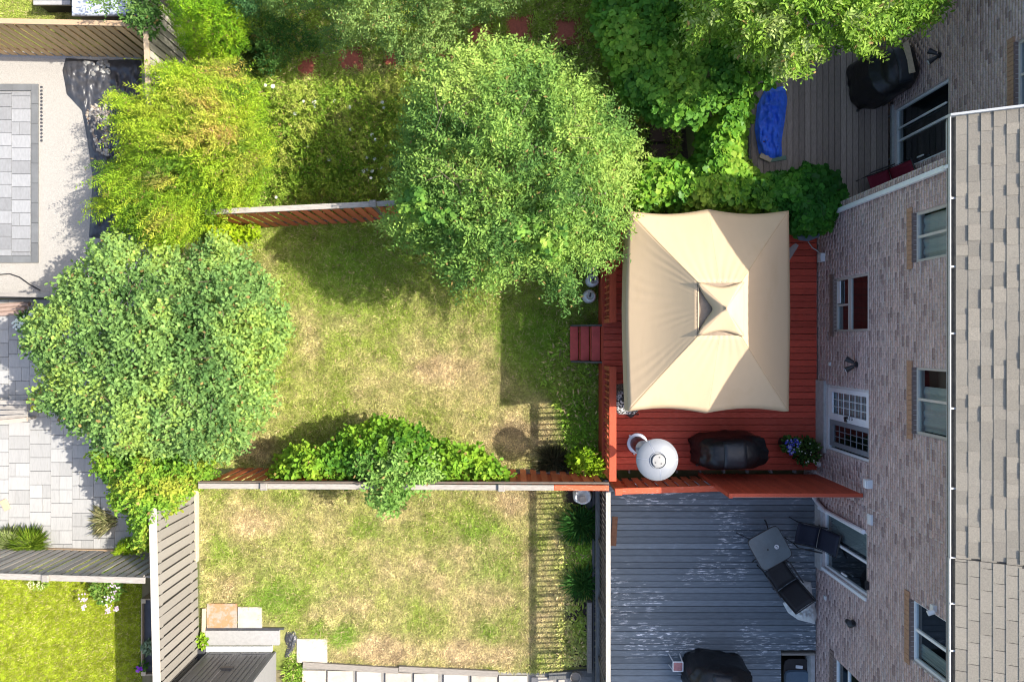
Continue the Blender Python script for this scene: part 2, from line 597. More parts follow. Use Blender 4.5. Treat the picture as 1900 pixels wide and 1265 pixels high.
m_mulch_shade = M('mulch_shade', (0.040, 0.030, 0.026), 0.98, 0, 18, 0.5, bump=0.6, bs=40)
m_ground = M('grassy_ground', (0.09, 0.115, 0.035), 0.98, 0, 0.6, 0.25, col2=(0.16, 0.13, 0.075), thr=(0.42, 0.62))
m_lawn = M('lawn_turf', (0.1, 0.1, 0.05), 0.98, 0, 18, 0.35, attr=True, bump=0.5, bs=50)
m_pot = M('dark_pot', (0.035, 0.033, 0.034), 0.6, 0, 6, 0.2)
m_bark = M('bark', (0.11, 0.085, 0.065), 0.95, 0, 14, 0.4, stretch=(4, 4, 1), bump=0.4)
m_leaf = M('leaf_green', (0.1, 0.2, 0.05), 0.55, 0, 0, 0, attr=True, trans=0.30, tcol=(1.25, 1.25, 0.7), spec=0.12)
m_leaf_gloss = M('leaf_broad', (0.1, 0.2, 0.05), 0.45, 0.22, 0, 0, attr=True, trans=0.28, tcol=(1.2, 1.2, 0.7), spec=0.2)
m_blade = M('grass_blade', (0.1, 0.2, 0.05), 0.7, 0, 0, 0, attr=True, trans=0.25, tcol=(1.1, 1.1, 0.8), spec=0.15)
m_petal = M('white_petal', (0.72, 0.74, 0.68), 0.8, 0, 30, 0.15, trans=0.2)
m_terracotta = M('basket_brown', (0.17, 0.085, 0.05), 0.85, 0, 12, 0.3)
m_lamp_glass = M('frosted_lamp', (0.7, 0.7, 0.68), 0.35, 0, 4, 0.05)
m_box_white = M('white_box_plastic', (0.66, 0.67, 0.68), 0.5, 0, 6, 0.06)
m_cable = M('grey_cable', (0.45, 0.47, 0.48), 0.5, 0, 5, 0.05)
m_stain = M('white_mortar_patch', (0.55, 0.53, 0.5), 0.9, 0, 10, 0.2)
# ------------------------------------------------------------------ ground, lawns, paved areas (the setting)
def quad_sheet(name, pts, z, mat, kind='structure'):
    c = np.mean(np.array(pts), axis=0)
    me = bpy.data.meshes.new(name)
    me.from_pydata([(x - c[0], y - c[1], 0) for x, y in pts], [], [tuple(range(len(pts)))][::1])
    me.update()
    if me.polygons[0].normal.z < 0:
        me.flip_normals()
    me.materials.append(mat)
    return tag(put(name, me, None, (c[0], c[1], z)), kind=kind)


def pxpoly(pts, z=0.0):
    return [P(a, b, z) for a, b in pts]


quad_sheet('ground', [(-300, -300), (300, -300), (300, 300), (-300, 300)], 0.0, m_ground)


def gauss(px, py, L):
    t = np.zeros(px.shape)
    for cx, cy, rx, ry, s in L:
        t = np.maximum(t, s * np.exp(-((px - cx) / rx) ** 2 - ((py - cy) / ry) ** 2))
    return t


STRAW = [(850, 690, 110, 95, 1.0), (740, 720, 150, 60, 0.55), (660, 600, 70, 30, 0.45), (950, 800, 90, 60, 1.05),
         (575, 610, 30, 90, 0.55), (480, 835, 55, 28, 0.9), (900, 610, 40, 60, 0.5), (530, 480, 60, 40, 0.25), (1020, 790, 50, 60, 0.9),
         (760, 800, 120, 40, 0.6), (960, 640, 45, 50, 0.45),
         (880, 1212, 90, 26, 1.1), (720, 1205, 80, 34, 1.0), (640, 1130, 60, 50, 0.55), (820, 1050, 120, 60, 0.65),
         (600, 960, 60, 40, 0.5), (900, 1100, 70, 60, 0.65), (470, 970, 90, 40, 0.6), (420, 1090, 40, 50, 0.7), (380, 1000, 20, 90, 0.5),
         (980, 1000, 20, 200, 0.6), (960, 940, 50, 40, 0.7), (1020, 1080, 36, 170, 0.45), (740, 960, 60, 40, 0.5),
         (700, 130, 110, 26, 0.45), (720, 170, 60, 30, 0.4), (540, 330, 40, 60, 0.35), (640, 240, 60, 60, 0.3)]
LUSH_AND_SHADE = [(1000, 620, 90, 90, .95), (960, 560, 50, 40, .6), (640, 1178, 30, 28, 1.2), (505, 1110, 55, 34, 0.9), (470, 1060, 50, 30, 0.5), (690, 975, 40, 22, 0.6), (590, 1165, 16, 18, 0.8), (555, 1245, 30, 40, 1.2),  # first spot deepens the green for the canopy's shadow on the lawn
        (880, 985, 60, 36, 0.5), (830, 1050, 40, 20, 0.55), (900, 1170, 30, 40, 0.5), (420, 1020, 40, 40, 0.4),
        (650, 480, 130, 80, 0.85), (1075, 780, 40, 90, 1.0), (1080, 1000, 22, 140, 1.0), (1000, 600, 60, 40, 0.6), (1090, 700, 30, 30, 0.8),  # first spot paints the big tree's shadow as deeper green
        (480, 300, 90, 120, 0.6), (600, 330, 150, 60, 0.7), (420, 425, 60, 24, 1.0), (900, 1065, 50, 30, 0.4)]
G_MID = np.array((0.290, 0.355, 0.068))
G_LUSH_SHADE = np.array((0.175, 0.335, 0.036))
G_STRAW = np.array((0.545, 0.435, 0.250))
G_BROWN = np.array((0.220, 0.150, 0.090))
G_NEIGH = np.array((0.300, 0.370, 0.022))


def turf_color(px, py, kind):
    """turf colour with cast shade tinted in (dry, green, lush) at pixel positions of the ground"""
    n1 = fbm(px, py, 46, 1)
    n2 = fbm(px, py, 14, 5)
    n3 = fbm(px, py, 90, 9)
    base = -0.04 if kind == 'a' else (0.22 if kind == 'b' else -0.02)
    straw = np.clip(base + gauss(px, py, STRAW) + (n1 - 0.5) * 0.9 + (n2 - 0.5) * 0.5, 0, 1)
    lush_shade = np.clip(gauss(px, py, LUSH_AND_SHADE) + (n3 - 0.55) * 0.6, 0, 1) * (.72 if kind == 'b' else 1)
    if kind == 'w':
        lush_shade = np.clip(lush_shade + 0.2, 0, 1)
    straw = np.clip(straw - lush_shade * 0.9, 0, 1)
    green = G_MID[None] * (1 - lush_shade)[:, None] + G_LUSH_SHADE[None] * lush_shade[:, None]
    green = green * (0.78 + 0.5 * n2)[:, None]
    dry = G_STRAW[None] * (0.75 + 0.5 * n2)[:, None]
    br = np.clip((fbm(px, py, 30, 14) - 0.56) * 5, 0, 1)[:, None] * 0.6
    dry = dry * (1 - br) + G_BROWN[None] * br
    c = green * (1 - straw)[:, None] + dry * straw[:, None]
    if kind == 'n':
        c = G_NEIGH[None] * (0.8 + 0.4 * n2)[:, None]
    return c, straw


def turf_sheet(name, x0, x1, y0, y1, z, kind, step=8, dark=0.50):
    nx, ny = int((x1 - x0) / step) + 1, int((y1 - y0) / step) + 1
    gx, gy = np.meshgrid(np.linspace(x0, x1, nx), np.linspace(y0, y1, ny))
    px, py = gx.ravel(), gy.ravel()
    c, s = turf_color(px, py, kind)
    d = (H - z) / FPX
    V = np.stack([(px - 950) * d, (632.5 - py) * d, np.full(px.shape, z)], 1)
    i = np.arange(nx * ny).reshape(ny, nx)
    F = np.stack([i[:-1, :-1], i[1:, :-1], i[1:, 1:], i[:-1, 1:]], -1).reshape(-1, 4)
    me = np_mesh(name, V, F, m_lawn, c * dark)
    return tag(put(name, me), kind='structure')


turf_sheet('lawn', 374, 1128, 402, 868, 0.004, 'a')
turf_sheet('lawn', 370, 1112, 878, 1242, 0.004, 'b')
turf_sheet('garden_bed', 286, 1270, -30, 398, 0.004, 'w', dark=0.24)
turf_sheet('lawn', -30, 264, 1026, 1290, 0.004, 'n')
turf_sheet('lawn', -30, 280, -60, 98, 0.004, 'a')
quad_sheet('soil_strip', pxpoly([(1048, 872), (1112, 872), (1108, 1236), (1046, 1236)]), 0.008, m_soil)
quad_sheet('mulch_shade_patch', pxpoly([(960, 20), (1130, 10), (1130, 140), (1060, 150), (985, 110), (950, 80)]), 0.008, m_mulch_shade)
quad_sheet('mulch_shade_patch', pxpoly([(430, 15), (545, 10), (560, 85), (520, 130), (455, 120)]), 0.008, m_mulch_shade)  # dark sheet standing in for the overhanging tree's shade
quad_sheet('mulch_shade_patch', pxpoly([(1165, 190), (1270, 215), (1280, 330), (1150, 330)]), 0.008, m_mulch_shade)

# gravel yard and its inset patio
quad_sheet('gravel_yard', pxpoly([(-40, 96), (262, 104), (300, 300), (300, 548), (-40, 546)]), 0.008, m_gravel)
quad_sheet('gravel_border', pxpoly([(-40, 93), (118, 99), (150, 112), (60, 108), (-40, 105)]), 0.013, M('grey_gravel_band', (0.26, 0.265, 0.28), 0.95, 0, 60, 0.3, bump=0.4, bs=90))


def paver_field(name, z, cols, ylims, rowh, mat, jit, top=0.0, clip=None, thick=0.045, sub=None, seed=1):
    """paving laid in columns of staggered slabs: a base sheet of joint sand with one object per slab"""
    rr = random.Random(seed)
    x0, x1 = cols[0], cols[-1]
    root = quad_sheet(name, pxpoly([(x0, ylims[0]), (x1, ylims[0]), (x1, ylims[1]), (x0, ylims[1])], z), z, m_joint)
    for ci in range(len(cols) - 1):
        y = ylims[0] - rr.random() * rowh * 0.9
        while y < ylims[1]:
            h = rowh
            ya, yb = max(y, ylims[0]), min(y + h, ylims[1])
            y += h
            if yb - ya < 4:
                continue
            spans = [(cols[ci], cols[ci + 1])]
            if sub and rr.random() < sub:
                f = rr.choice([0.34, 0.42, 0.6])
                m = cols[ci] + f * (cols[ci + 1] - cols[ci])
                spans = [(cols[ci], m), (m, cols[ci + 1])]
            for xa, xb in spans:
                if clip and not clip((xa + xb) / 2, (ya + yb) / 2):
                    continue
                (wx0, wy0), (wx1, wy1) = P(xa, yb), P(xb, ya)
                L, W = wx1 - wx0 - 0.008, wy1 - wy0 - 0.008
                me = prism('paver', L, W, thick, mat, 0.004)
                put('paver', me, root, ((wx0 + wx1) / 2, (wy0 + wy1) / 2, z + 0.002 + rr.random() * jit))
    return root


g_cols = [-44, -16, 24, 59]
patio1 = paver_field('patio', 0.016, g_cols, (171, 475), 24, m_paver_g, 0.002, thick=0.03, sub=0.25, seed=4)
for (xa, ya, xb, yb) in [(-40, 157, 60, 170), (-40, 475, 60, 488)]:
    for k in range(3):
        a = xa + (xb - xa) * k / 3
        b = xa + (xb - xa) * (k + 1) / 3
        (u0, v0), (u1, v1) = P(a, yb), P(b, ya)
        put('border_paver', prism('border_paver', u1 - u0 - 0.006, v1 - v0 - 0.004, 0.034, m_paver_b, 0.004), patio1, ((u0 + u1) / 2, (v0 + v1) / 2, 0.017))
for k in range(9):
    a = 157 + 331 * k / 9
    b = 157 + 331 * (k + 1) / 9
    (u0, v0), (u1, v1) = P(60.5, b), P(73, a)
    put('border_paver', prism('border_paver', u1 - u0 - 0.004, v1 - v0 - 0.006, 0.034, m_paver_b, 0.004), patio1, ((u0 + u1) / 2, (v0 + v1) / 2, 0.017))

w_cols = [-58, -19, 19.5, 58.5, 97.5, 137, 176.5, 215.5, 254]
patio2 = paver_field('patio', 0.016, w_cols, (556, 1016), 25.2, m_paver_w, 0.003, sub=0.42, seed=9)

# stepping slabs along the timber edging of the neighbour's lawn
slabs = quad_sheet('garden_path', pxpoly([(555, 1238), (1112, 1250), (1112, 1300), (555, 1300)], 0.006), 0.010, m_joint)
for (xa, xb, yt) in [(562, 605, 1241), (609, 655, 1242), (663, 707, 1243), (716, 763, 1246), (769, 813, 1247), (824, 868, 1249), (875, 922, 1250), (926, 978, 1251), (986, 1026, 1254), (1036, 1059, 1253)]:
    (u0, v1), (u1, v0) = P(xa, yt), P(xb, yt + 44)
    put('paver', prism('paver', u1 - u0, v1 - v0, 0.05, m_paver_y, 0.006), slabs, ((u0 + u1) / 2, (v0 + v1) / 2, 0.012), rot=(0, 0, random.uniform(-0.012, 0.012)))
(u0, v1), (u1, v0) = P(552, 1183), P(608, 1227)
o = put('square_slab', prism('square_slab', u1 - u0, v1 - v0, 0.05, m_paver_y, 0.006), None, ((u0 + u1) / 2, (v0 + v1) / 2, 0.010))
tag(o, 'single cream square slab lying on the dry lawn beside the grey shed', 'paving slab')
(u0, v1), (u1, v0) = P(386, 1118), P(441, 1164)
o = put('sandstone_tile', prism('sandstone_tile', u1 - u0, v1 - v0, 0.05, m_sandstone, 0.006), None, ((u0 + u1) / 2, (v0 + v1) / 2, 0.010))
tag(o, 'rust stained sandstone tile in front of the grey shed', 'paving slab')
(u0, v1), (u1, v0) = P(443, 1124), P(487, 1164)
o = put('sandstone_tile', prism('sandstone_tile', u1 - u0, v1 - v0, 0.05, m_paver_y, 0.006), None, ((u0 + u1) / 2, (v0 + v1) / 2, 0.010))
tag(o, 'plain tan slab butted against the rust stained tile by the shed', 'paving slab')

# red rubber stepping stones through the overgrown bed, brown slabs under the vine
path = thing('stepping_stone_path', P(800, 90) + (0.008,), None, None)
tag(path, kind='structure')
for (cx, cy, w, a) in [(572, 126, 46, .1), (652, 112, 46, -.04), (728, 110, 46, .2), (826, 88, 48, .1), (892, 68, 46, .05), (962, 54, 52, -.05), (1050, 56, 60, .1)]:
    x, y = P(cx, cy)
    put('paver', prism('paver', w / 76.5, w / 76.5, 0.04, m_red_paver, 0.01), path, (x, y, 0.012), rot=(0, 0, a))
for (cx, cy) in [(1231, 246), (1231, 287)]:
    x, y = P(cx, cy)
    put('paver', prism('paver', 50 / 76.5, 36 / 76.5, 0.04, m_brown_paver, 0.006), path, (x, y, 0.016))

# ------------------------------------------------------------------ the brick row of houses
XW = 7.07                   # plane of the near brick wall
XC = 8.85                   # plane of the set-back wall


def brick_colors(n, rng):
    pal = np.array([(0.495, 0.368, 0.342), (0.465, 0.345, 0.322), (0.515, 0.392, 0.364), (0.425, 0.312, 0.292), (0.305, 0.220, 0.208), (0.490, 0.350, 0.318), (0.480, 0.384, 0.364)])
    w = np.array([.26, .21, .16, .13, .09, .08, .07])
    c = pal[rng.choice(len(pal), n, p=w / w.sum())]
    return c * (0.90 + 0.20 * rng.rand(n, 1))


def brick_wall(parent, xw, ya, yb, z0, z1, openings, seed):
    rng = np.random.RandomState(seed)
    ys = sorted(set([ya, yb] + [y for o in openings for y in o[:2] if ya < y < yb]))
    zs = sorted(set([z0, z1] + [z for o in openings for z in o[2:] if z0 < z < z1]))
    mb = MB()
    for i in range(len(ys) - 1):
        for j in range(len(zs) - 1):
            cy, cz = (ys[i] + ys[i + 1]) / 2, (zs[j] + zs[j + 1]) / 2
            if any(o[0] < cy < o[1] and o[2] < cz < o[3] for o in openings):
                continue
            mb.box(xw + 0.007, xw + 0.20, ys[i], ys[i + 1], zs[j], zs[j + 1])
    wall = mb.build('wall', m_mortar, parent)
    B = []
    z, row = z0, 0
    while z < z1 - 0.03:
        zt = min(z + 0.0635, z1)
        cuts = [(o[0], o[1]) for o in openings if o[2] < zt and o[3] > z]
        y = ya - (0.105 if row % 2 else 0.0)
        while y < yb:
            segs = [(max(y, ya), min(y + 0.198, yb))]
            for a, b in cuts:
                ns = []
                for s, e in segs:
                    if e <= a or s >= b:
                        ns.append((s, e))
                    else:
                        if s < a:
                            ns.append((s, a))
                        if e > b:
                            ns.append((b, e))
                segs = ns
            for s, e in segs:
                if e - s > 0.02:
                    pr = rng.uniform(-0.002, 0.003)
                    B.append((xw + pr, xw + 0.012, s, e, z, zt))
            y += 0.213
        z += 0.0765
        row += 1
    V, F, c = np_boxes(B, brick_colors(len(B), rng))
    V = V - np.array(WL[parent.name], np.float32)
    me = np_mesh('brick', V, F, m_brick, c)
    o = put('brick', me, wall, WL[parent.name])
    tag(o, kind='stuff')
    return wall


def window(parent, xw, y0, y1, z0, z1, fr=None, fw=0.045, vm=(), hm=(), sill='tan', pane_lightener=None, blinds=None, name='window', panes=True):
    """window set back in its opening: frame, mullions, panes, sill, dark room behind"""
    fr = fr or m_almond
    xa, xb = xw + 0.055, xw + 0.115
    mb = MB()
    mb.box(xa, xb, y0, y1, z0, z0 + fw).box(xa, xb, y0, y1, z1 - fw, z1)
    mb.box(xa, xb, y0, y0 + fw, z0 + fw, z1 - fw).box(xa, xb, y1 - fw, y1, z0 + fw, z1 - fw)
    w = mb.build(name, fr, parent)
    ys = [y0 + fw] + list(vm) + [y1 - fw]
    for y in vm:
        MB().box(xa + 0.004, xb - 0.004, y - fw * .5, y + fw * .5, z0 + fw + 0.001, z1 - fw - 0.001).build('mullion', fr, w)
    for z in hm:
        MB().box(xa + 0.006, xb - 0.006, y0 + fw + 0.001, y1 - fw - 0.001, z - fw * .6, z + fw * .6).build('transom', fr, w)
    if panes:
        for i in range(len(ys) - 1):
            MB().add([(xa + .03, ys[i], z0 + fw), (xa + .03, ys[i], z1 - fw), (xa + .03, ys[i + 1], z1 - fw), (xa + .03, ys[i + 1], z0 + fw)], [(0, 1, 2, 3)]).build('pane', m_glass, w)
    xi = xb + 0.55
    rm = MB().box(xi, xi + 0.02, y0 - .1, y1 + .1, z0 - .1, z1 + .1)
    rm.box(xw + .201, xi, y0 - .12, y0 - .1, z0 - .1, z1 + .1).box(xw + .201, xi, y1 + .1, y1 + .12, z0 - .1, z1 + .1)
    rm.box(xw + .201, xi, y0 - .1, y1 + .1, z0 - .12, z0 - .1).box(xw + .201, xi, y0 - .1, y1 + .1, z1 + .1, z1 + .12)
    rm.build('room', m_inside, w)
    if pane_lightener:
        ca, cb = pane_lightener
        pts = []
        for k in range(15):
            y = ca + (cb - ca) * k / 14
            xx = xb + 0.06 + 0.02 * math.sin(k * 1.9)
            pts.append([(xx, y, z0 + 0.02), (xx, y, z1 - 0.02)])
        MB().grid(pts).build('pane_lightener', m_pane_lightener, w)  # sheet added close behind the glass to lighten the panes
    if blinds:
        a, b, n = blinds
        for k in range(n):
            y = a + (b - a) * (k + .5) / n
            MB().obox((xb + 0.08, y, (z0 + z1) / 2), (0.075, 0.004, z1 - z0 - 0.1), (0, 0, 0.7)).build('blind', m_blind, w)
    if sill:
        ms = m_tan_brick if sill == 'tan' else m_sill_top
        mb = MB()
        n = max(3, int((y1 - y0 + 0.22) / 0.083))
        ya, yb = y0 - 0.11, y1 + 0.11
        st = (yb - ya) / n
        mb.box(xw - 0.008, xw + 0.006, ya + .004, yb - .004, z0 - 0.166, z0 - 0.012)
        for k in range(n):
            mb.box(xw - 0.024 + random.uniform(-.002, .002), xw + 0.002, ya + k * st + 0.004, ya + (k + 1) * st - 0.004, z0 - 0.17, z0 - 0.008)
        s = mb.build('sill', ms, w)
        tag(s, kind='stuff')
        mb = MB()
        mb.box(xw + 0.0065, xw + 0.054, y0 + .002, y1 - .002, z0 - 0.03, z0 - 0.012)
        for k in range(n):
            a, b = max(ya + k * st + 0.004, y0 + .003), min(ya + (k + 1) * st - 0.004, y1 - .003)
            if b > a:
                mb.obox((xw + 0.014, (a + b) / 2, z0 - 0.004), (0.086, b - a, 0.012))
        s = mb.build('sill_ledge', m_sill_top, w)
        tag(s, kind='stuff')
    return w


def patio_door(parent, xw, y0, y1, z0, z1, ymid, fr, style, threshold=None):
    d = window(parent, xw, y0, y1, z0, z1, fr=fr, fw=0.05, vm=(ymid,), sill=None, name='patio_door',
               blinds=(ymid + .06, y1 - .06, 9) if style == 'blinds' else None,
               pane_lightener=(ymid + .05, y1 - .05) if style == 'grid' else None)
    xa = xw + 0.03
    if style == 'grid':
        # swing leaf with a wide white rail and a 3 x 5 grille, screened leaf beside it
        mb = MB()
        a, b, ra = ymid + 0.03, y1 - 0.05, 0.095
        mb.box(xa, xa + .045, a, a + ra, z0 + .05, z1 - .05).box(xa, xa + .045, b - ra, b, z0 + .05, z1 - .05)
        mb.box(xa, xa + .045, a + ra, b - ra, z0 + .05, z0 + .24).box(xa, xa + .045, a + ra, b - ra, z1 - .14, z1 - .05)
        leaf = mb.build('door_leaf', fr, d)
        mb = MB()
        za, zb = z0 + .24, z1 - .14
        for k in range(1, 3):
            y = a + ra + (b - a - 2 * ra) * k / 3
            mb.box(xa + .012, xa + .026, y - .006, y + .006, za, zb)
        for k in range(1, 6):
            z = za + (zb - za) * k / 6
            mb.box(xa + .0135, xa + .0245, a + ra, b - ra, z - .006, z + .006)
        tag(mb.build('grille', fr, d), kind='stuff')
        # lock plate and dark marks on the wide rail
        mb = MB()
        zc = (z0 + z1) / 2 + 0.05
        mb.box(xa - 0.012, xa, a + .035, a + .095, zc - .07, zc - .02)
        mb.cyl((xa - 0.03, a + 0.05, zc - 0.12), (xa, a + 0.05, zc - 0.12), 0.03, 0.03, 10)
        mb.obox((xa - 0.012, a - 0.005, zc - 0.10), (0.03, 0.05, 0.07))
        lk = mb.build('lock', m_black_metal, d)
        # the dark round marks beside the lock
        for zz, r0, r1, open_ in ((zc + .05, .018, .034, False), (zc + .16, .020, .036, True)):
            mb = MB()
            n = 14
            t0, t1 = (0.8, 5.6) if open_ else (0, 2 * math.pi)
            pts = [[(xa - .003, a + .06 + r * math.cos(t0 + (t1 - t0) * i / n), zz + r * math.sin(t0 + (t1 - t0) * i / n)) for r in (r0, r1)] for i in range(n + 1)]
            mb.grid(pts)
            mb.build('emblem', m_black_metal, d)
        mb = MB()
        a, b, ra = y0 + 0.04, ymid - 0.03, 0.10
        g = M('screen_grey_frame', (0.20, 0.215, 0.235), 0.5, 0, 8, .05)
        mb.box(xa + .03, xa + .06, a + .05, a + .05 + ra, z0 + .05, z1 - .05).box(xa + .03, xa + .06, b - ra, b, z0 + .05, z1 - .05)
        mb.box(xa + .03, xa + .06, a + .05 + ra, b - ra, z0 + .05, z0 + .22).box(xa + .03, xa + .06, a + .05 + ra, b - ra, z1 - .14, z1 - .05)
        mb.build('screen_leaf', g, d)
        mb = MB()
        for k in range(1, 3):
            y = a + .05 + ra + (b - a - .05 - 2 * ra) * k / 3
            mb.box(xa + .045, xa + .055, y - .006, y + .006, z0 + .22, z1 - .14)
        for k in range(1, 6):
            z = z0 + .22 + (z1 - z0 - .36) * k / 6
            mb.box(xa + .0455, xa + .0545, a + .05 + ra, b - ra, z - .006, z + .006)
        tag(mb.build('grille', g, d), kind='stuff')
    elif style == 'bar':
        MB().box(xa - .01, xa + .02, ymid + .25, ymid + .29, z0 + .1, z1 - .1).build('security_bar', fr, d)
    if style in ('blinds', 'bar'):
        MB().obox((xa - .01, y0 + .14, (z0 + z1) / 2), (.03, .03, .22)).build('handle', fr, d)
    if threshold:
        MB().box(xw - 0.05, xw + .0065, threshold[0], threshold[1], threshold[2], threshold[3]).build('threshold', m_concrete, d)
    return d


def roof(parent, y0, y1, xe, ze, style, seed, wide):
    """sloping roof with its shingles laid course by course, eave gutter with straps"""
    p = math.radians(27)
    cp, sp = math.cos(p), math.sin(p)
    xs, zs = xe + 0.10, ze + 0.05
    Ls = 5.2
    mb = MB()
    a = [(xs, y0, zs), (xs, y1, zs), (xs + Ls * cp, y1, zs + Ls * sp), (xs + Ls * cp, y0, zs + Ls * sp)]
    lo = [(x, y, z - 0.14) for x, y, z in a]
    mb.add(a + lo, [(0, 3, 2, 1), (4, 5, 6, 7), (0, 1, 5, 4), (1, 2, 6, 5), (2, 3, 7, 6), (3, 0, 4, 7)])
    rf = mb.build('roof', m_roofdeck, parent)
    rr = random.Random(seed)
    e = 0.166
    mat = m_shingle_a if style == 'laminate' else m_shingle_b
    cache = {}
    for c in range(wide):
        s0 = c * e - 0.02
        y = y0 - rr.random() * 0.3 if style == 'laminate' else y0 - (0.18 if c % 2 else 0.0) - c * .03
        while y < y1:
            if style == 'laminate':
                w = rr.choice([0.17, 0.21, 0.25, 0.30])
                th = rr.choice([0.016, 0.020, 0.028])
                gap = 0.002
            else:
                w, th, gap = 0.345, 0.018, 0.009
            ya, yb = max(y, y0), min(y + w, y1)
            y += w
            if yb - ya < 0.03:
                continue
            key = (round(yb - ya, 3), th)
            if key not in cache:
                L, W = e + 0.04, yb - ya - gap
                v = [(0, -W / 2, 0), (L, -W / 2, 0), (L, W / 2, 0), (0, W / 2, 0), (0, -W / 2, th), (L, -W / 2, 0.004), (L, W / 2, 0.004), (0, W / 2, th)]
                f = [(0, 3, 2, 1), (4, 5, 6, 7), (0, 1, 5, 4), (1, 2, 6, 5), (2, 3, 7, 6), (3, 0, 4, 7)]
                me = bpy.data.meshes.new('shingle')
                me.from_pydata(v, [], f)
                me.materials.append(mat)
                cache[key] = me
            put('shingle', cache[key], rf, (xs + s0 * cp, (ya + yb) / 2, zs + s0 * sp + 0.004), rot=(0, -p - 0.028 + rr.uniform(-.004, .004), 0))
    # far, unseen slope: one plain sheet of the same colour
    s0 = wide * e
    mb = MB()
    b = [(xs + s0 * cp, y0, zs + s0 * sp + .006), (xs + s0 * cp, y1, zs + s0 * sp + .006), (xs + Ls * cp, y1, zs + Ls * sp + .006), (xs + Ls * cp, y0, zs + Ls * sp + .006)]
    mb.add(b, [(0, 3, 2, 1)])
    mb.build('upper_slope', mat, rf)
    return rf, (xs, zs, cp, sp, Ls)


def gutter(parent, y0, y1, xe, ze, straps):
    mb = MB()
    mb.box(xe, xe + .016, y0, y1, ze - .02, ze + .03)
    mb.box(xe + .0165, xe + .05, y0, y1, ze - .09, ze - .0825)
    mb.box(xe + .0505, xe + .0995, y0, y1, ze - .09, ze - .082)
    mb.box(xe + .100, xe + .108, y0, y1, ze - .09, ze + .028)
    g = mb.build('gutter', m_gutter, parent)
    mb = MB().box(xe + .017, xe + .094, y0 + .002, y1 - .002, ze - .0815, ze - .035)
    mb.box(xe + .0945, xe + .0995, y0 + .002, y1 - .002, ze - .0815, ze + .026)
    mb.build('gutter_bed', m_gutter_in, g)
    for y in straps:
        MB().box(xe + .004, xe + .106, y - .014, y + .014, ze + .031, ze + .037).build('strap', m_gutter, g)
    return g


houseA = thing('brick_house', (XW + 1.5, -0.15, 0), 'middle brick house with the red deck, laminate shingles and a white corner downspout', 'house', 'row of brick houses')
opA = [(1.38, 2.25, 4.66, 5.62), (0.20, 1.36, 1.62, 3.06), (-2.42, -0.98, 1.22, 3.10), (-1.63, -0.46, 4.66, 5.62)]
brick_wall(houseA, XW, -3.3, 3.0, 0.0, 5.74, opA, 1)
MB().box(XW + .201, 11.9, 2.84, 2.995, 0, 5.74).build('side_wall', m_mortar, houseA)
w = window(houseA, XW, *opA[0], vm=(1.82,), pane_lightener=(1.42, 2.2))  # added sheet stands for the panes' pale sky reflection
w = window(houseA, XW, *opA[3], vm=(-1.02,), pane_lightener=(-1.58, -0.80))
w = window(houseA, XW, *opA[1], fr=m_almond, hm=(2.16, 2.24), sill='dark')
MB().box(XW + .06, XW + .11, 0.755, 0.795, 1.67, 2.13).build('mullion', m_almond, w)
MB().box(XW + .035, XW + .054, 0.82, 1.30, 1.69, 1.83).build('window_fan', m_white, w)
patio_door(houseA, XW, *opA[2], -1.72, m_white, 'grid', threshold=(-2.52, -0.90, 0.72, 1.215))
roofA, ra = roof(houseA, -3.44, 3.56, 6.965, 5.83, 'laminate', 5, 7)
gutter(houseA, -3.44, 3.56, 6.965, 5.83, [2.27, 1.18, 0.12, -1.07, -2.34])
xs, zs, cp, sp, Ls = ra
mb = MB()
for a, b in ((3.565, 3.60),):
    mb.add([(xs - .12, a, zs - .12), (xs - .12, b, zs - .12), (xs + Ls * cp, b, zs + Ls * sp - .12), (xs + Ls * cp, a, zs + Ls * sp - .12),
            (xs - .12, a, zs + .03), (xs - .12, b, zs + .03), (xs + Ls * cp, b, zs + Ls * sp + .06), (xs + Ls * cp, a, zs + Ls * sp + .06)],
           [(0, 3, 2, 1), (4, 5, 6, 7), (0, 1, 5, 4), (1, 2, 6, 5), (2, 3, 7, 6), (3, 0, 4, 7)])
mb.build('fascia', m_gutter, houseA)
MB().box(XW - .012, 7.5, 3.001, 3.56, 5.60, 5.68).build('soffit', m_gutter, houseA)
mb = MB()
mb.obox((XW - .05, 2.80, 3.2), (.075, .085, 4.9), ch=.0)
mb.tube([(XW - .05, 2.80, 5.6), (XW - .07, 2.80, 5.72), (XW - .06, 2.80, 5.78)], .04)
mb.build('downspout', m_white, houseA)
MB().box(XW - .012, XW + .006, -2.9, -0.35, 0.0, 0.55).build('foundation', m_concrete, houseA)

houseB = thing('brick_house', (XW + 1.5, -6.7, 0), 'brick house by the grey deck under flat tab shingles', 'house', 'row of brick houses')
opB = [(-5.12, -3.83, 1.06, 3.02), (-5.64, -4.56, 4.58, 5.62), (-8.5, -6.93, 1.62, 2.9)]
brick_wall(houseB, XW, -9.6, -3.3, 0.0, 5.74, opB, 2)
patio_door(houseB, XW, *opB[0], -4.46, m_white, 'blinds', threshold=(-5.22, -3.72, 0.72, 1.055))
MB().box(XW - .03, XW + .054, -5.19, -5.125, 1.06, 3.02).build('door_trim', m_white, houseB)
window(houseB, XW, *opB[1], fr=m_white, vm=(-5.09,), pane_lightener=(-5.6, -5.35))
window(houseB, XW, *opB[2], fr=m_white, hm=(2.15,), vm=(-7.55,), sill='dark')
roofB, rb = roof(houseB, -9.7, -3.446, 6.958, 5.825, 'tab', 8, 7)
gutter(houseB, -9.7, -3.446, 6.961, 5.826, [-3.42 - .02, -4.17, -4.92, -5.7, -6.5])
mb = MB()
mb.tube([(XW - .05, -3.80, 1.0), (XW - .05, -3.81, 3.0)], .05)
mb.build('downspout', m_white, houseB)

